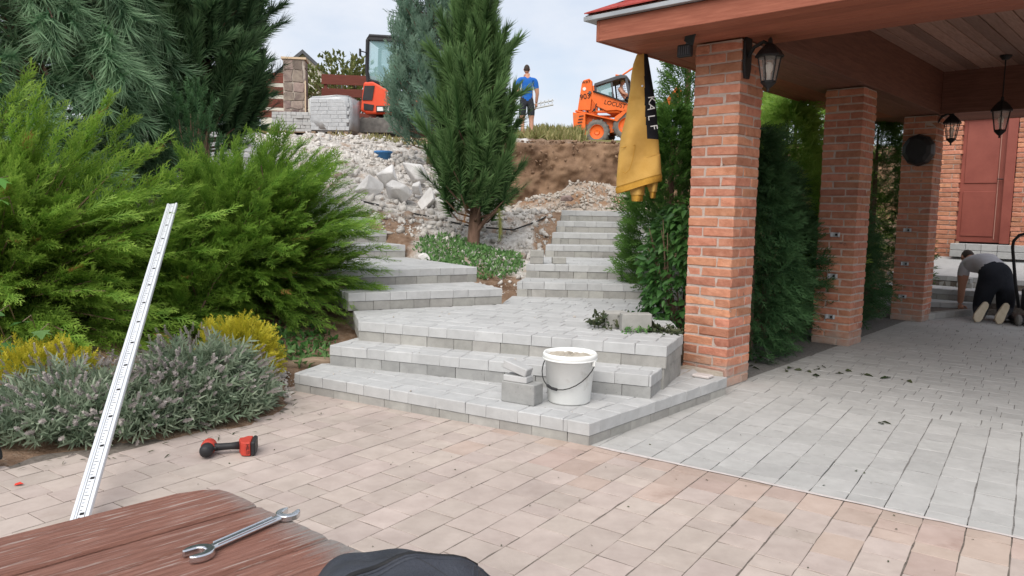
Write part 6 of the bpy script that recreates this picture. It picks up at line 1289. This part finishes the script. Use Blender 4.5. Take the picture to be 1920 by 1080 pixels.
# ------------------------------------------------------------------ skid-steer loader (rear left, nose up)
LD = empty('skid_loader', (3.72, 27, 4.06), 0, 'orange skid-steer loader with black cab on the terrace rim', 'loader'); LD.rotation_euler = (0, R(-9), R(-16))
TY = -.70
def plate(name, P, y, d_, m='orange', bev=.015): mb = MB(); mb.prism(P, d_, Matrix.Translation((0, y, 0))); return mb.build(name, m, LD, bevel=bev)
for y in (TY-.02, .6):
    plate('lift_tower', [(-1.28, .95), (-1.02, 1.82), (-.95, 1.92), (-.74, 1.94), (-.66, 1.84), (-.70, 1.45), (-.84, .88)], y, .16)
    plate('lift_arm', [(-.84, 1.42), (-.72, 1.52), (.35, .92), (.62, .80), (.78, .3), (.62, .26), (.42, .58), (.05, .72), (-.30, .76), (-.62, .98)], y-.02, .12)
    mb = MB(); mb.tube([(-.75, y+.02, .82), (.15, y+.02, .66)], .045, 8); mb.build('lift_cylinder', 'orange', LD); mb = MB(); mb.tube([(.55, y-.1, .98), (.72, y-.1, .35)], .04, 8); mb.build('tilt_cylinder', 'orange', LD)
plate('chassis', [(-1.45, .05), (-1.38, .92), (-1.2, .96), (-.05, .45), (.5, .72), (.75, .6), (.8, .12), (.0, .02)], 0, 1.16)
plate('fender', [(-1.38, .92), (-1.34, .98), (-.1, .42), (.02, .36), (.35, .60), (.32, .66), (-.02, .50), (-.06, .38)], TY+.05, .3); plate('rear_guard', [(-1.52, .0), (-1.44, .9), (-1.02, .78), (-1.1, .05)], TY, .34)
cabP = [(-.66, 1.0), (-.62, 1.72), (.3, 1.86), (.46, 1.8), (.52, .9)]
for y in (-.46, .42):
    for a, b in zip(cabP, cabP[1:]): mb = MB(); mb.tube([(a[0], y, a[1]), (b[0], y, b[1])], .045, 6); mb.build('cab_frame', 'slate', LD)
    mb = MB(); mb.tube([(-.06, y, .95), (-.04, y, 1.8)], .03, 6); mb.build('cab_frame', 'slate', LD)
plate('cab_roof', [(-.66, 1.70), (-.63, 1.80), (.3, 1.93), (.5, 1.86), (.5, 1.78), (.3, 1.80)], -.02, 1.0, 'slate'); plate('rear_wall', [(-.66, 1.0), (-.64, 1.72), (-.6, 1.72), (-.62, 1.0)], -.02, .9, 'cab_glass', 0); plate('side_window', [(-.60, 1.12), (-.58, 1.66), (-.08, 1.74), (-.10, 1.0)], -.46, .012, 'cab_glass', 0)
mb = MB()
for i in range(7): mb.tube([(-.02+.05*i, .40, 1.15), (-.02+.05*i, .40, 1.78)], .006, 4)
for i in range(9): mb.tube([(-.02, .40, 1.15+.075*i), (.34, .40, 1.15+.075*i)], .006, 4)
mb.build('side_mesh', 'iron', LD)
mb = MB(); mb.box((.06, -.02, 1.0), (.5, .5, .2)); mb.box((-.16, -.02, 1.2), (.12, .5, .5)); mb.build('seat', 'black', LD)
mb = MB(); mb.tube([(.1, -.3, 1.98), (.3, -.3, 1.92), (.75, -.3, 2.12)], .03, 6); mb.build('warning_light_arm', 'orange', LD)
def wheel(x, y, z, rr, w_):
    T = Matrix.Translation((x, y, z)) @ Matrix.Rotation(R(90), 4, 'X'); root = MB(); root.lathe([(rr*.58, -w_*.45), (rr*.72, -w_*.5), (rr*.92, -w_*.46), (rr, -w_*.3), (rr, w_*.3), (rr*.92, w_*.46), (rr*.72, w_*.5), (rr*.58, w_*.45)], 26, M4=T); wo = root.build('wheel', 'tyre', LD, smooth=True)
    mb = MB()
    for k in range(18): a = R(20*k); mb.box((x+rr*1.0*math.cos(a), y-w_*.2*(1 if k % 2 else -1), z+rr*1.0*math.sin(a)), (.05, w_*.5, .06), Euler((0, -a, 0)).to_matrix())
    mb.build('tread', 'tyre', wo); mb = MB(); mb.lathe([(0, w_*.2), (rr*.2, w_*.28), (rr*.25, w_*.15), (rr*.5, w_*.2), (rr*.6, w_*.46), (rr*.63, w_*.46)], 20, M4=T); mb.build('rim', 'orange', wo)
for y in (-.62, .62): wheel(-.72, y, .12, .42, .28); wheel(.30, y, .16, .45, .28)
text('number_lettering', '903', .25, 'dark_letter', LD, Matrix.Translation((-.96, TY-.112, 1.36)) @ Matrix.Rotation(R(90), 4, 'X'), .003); text('name_lettering', 'LOCUST', .2, 'dark_letter', LD, Matrix.Translation((.02, TY-.108, .92)) @ Matrix.Rotation(R(22), 4, 'Y') @ Matrix.Rotation(R(90), 4, 'X'), .003); text('maker_lettering', 'WAY', .13, 'dark_letter', LD, Matrix.Translation((-.86, TY-.112, 1.84)) @ Matrix.Rotation(R(90), 4, 'X'), .003)
mb = MB(); mb.lathe([(0, 0), (.06, 0), (.06, .02), (0, .02)], 10, M4=Matrix.Translation((-.95, TY-.1, 1.62)) @ Matrix.Rotation(R(90), 4, 'X')); mb.build('reflector', 'letter', LD); plate('bucket', [(.75, .1), (1.5, .05), (1.55, .12), (1.0, .5), (.85, .7)], 0, 1.5)
for k, yo in enumerate((TY-.13, TY-.15)):
    mb = MB(); mb.tube([(-.66, yo, 1.50-.03*k), (-.2, yo, 1.26-.03*k), (.3, yo, .98-.03*k), (.60, yo-.02, .82), (.72, yo, .45)], .014, 6); mb.build('hydraulic_hose', 'iron', LD, smooth=True)
mb = MB(); mb.tube([(-.78, TY-.12, .80), (-.66, TY-.14, .9), (-.60, TY-.1, 1.06)], .016, 6); mb.build('hydraulic_hose', 'iron', LD, smooth=True)
for k in range(5): mb = MB(); mb.box((-1.30+.035*k, TY-.19, .32+.085*k*0+.1*k), (.16, .01, .03)); mb.build('vent_slot', 'black', LD)
mb = MB(); mb.tube([(-1.12, .3, .95), (-1.12, .3, 1.25), (-1.16, .3, 1.32)], .035, 8); mb.build('exhaust', 'iron', LD)
for (x_, z_) in ((-.78, 1.47), (.5, .82), (-.7, .86)): mb = MB(); mb.lathe([(0, 0), (.05, 0), (.05, .03), (0, .03)], 10, M4=Matrix.Translation((x_, TY-.09, z_)) @ Matrix.Rotation(R(90), 4, 'X')); mb.build('pivot_pin', 'slate', LD)
mb = MB(); mb.tube([(-.60, -.66, 2.0), (-.72, -.78, 2.02)], .015, 5); mb.box((-.74, -.8, 1.98), (.03, .1, .18)); mb.build('mirror', 'black', EX)
mb = MB(); mb.tube([(.1, -.66, 1.35), (.1, -.70, 1.4), (.1, -.70, 1.75), (.1, -.66, 1.8)], .015, 5); mb.build('grab_handle', 'black', EX)
# driver in the cab
J = dict(pel=(0, 0, .12), che=(0, .02, .42), ste=(0, .02, .54), nec=(0, 0, .6), hea=(0, -.01, .66), shl=(-.18, .0, .52), ell=(-.24, -.12, .32), wrl=(-.18, -.33, .28), shr=(.18, .0, .52), elr=(.24, -.12, .32), wrr=(.18, -.33, .28), kl=(-.12, -.38, .12), kr=(.12, -.38, .12), fl=(-.12, -.45, -.2), fr=(.12, -.45, -.2))
Bn = [('pel', 'che', 'skin'), ('che', 'ste', 'skin'), ('ste', 'nec', 'skin'), ('nec', 'hea', 'skin'), ('ste', 'shl', 'skin'), ('shl', 'ell', 'skin'), ('ell', 'wrl', 'skin'), ('ste', 'shr', 'skin'), ('shr', 'elr', 'skin'), ('elr', 'wrr', 'skin'), ('pel', 'kl', 'navy_cloth'), ('kl', 'fl', 'navy_cloth'), ('pel', 'kr', 'navy_cloth'), ('kr', 'fr', 'navy_cloth')]
Rd = dict(pel=(.17, .14), che=(.18, .13), ste=(.12, .09), nec=.06, hea=.06, shl=.08, ell=.05, wrl=.04, shr=.08, elr=.05, wrr=.04, kl=.075, kr=.075, fl=.05, fr=.05)
dp = LD.matrix_basis @ Vector((.12, -.05, 1.02)); dr = figure('person', 'bare-chested driver with a cap sitting in the loader cab', dp, R(70), J, Bn, Rd, None, 'pel', sub=1)
head(dr, (0, -.02, .73), Matrix.Identity(4), cap='gold_cap'); hand(dr, (-.18, -.34, .28), Matrix.Rotation(R(70), 4, 'X')); hand(dr, (.18, -.34, .28), Matrix.Rotation(R(70), 4, 'X'))
# orange machine part glimpsed right of the hoodie
ob = empty('orange_bucket_arm', (5.35, 27.0, 4.95), R(-15), 'orange machine bucket glimpsed between hoodie and thuja', 'machine part'); mb = MB(); mb.prism([(-.35, .0), (.3, .05), (.45, .55), (.3, .75), (.0, .35)], .8); mb.build('shell', 'orange', ob, bevel=.02); mb = MB(); mb.box((.2, -.42, .3), (.2, .03, .3)); mb.build('side_plate', 'black', ob)
# wire in the sky at the roof corner
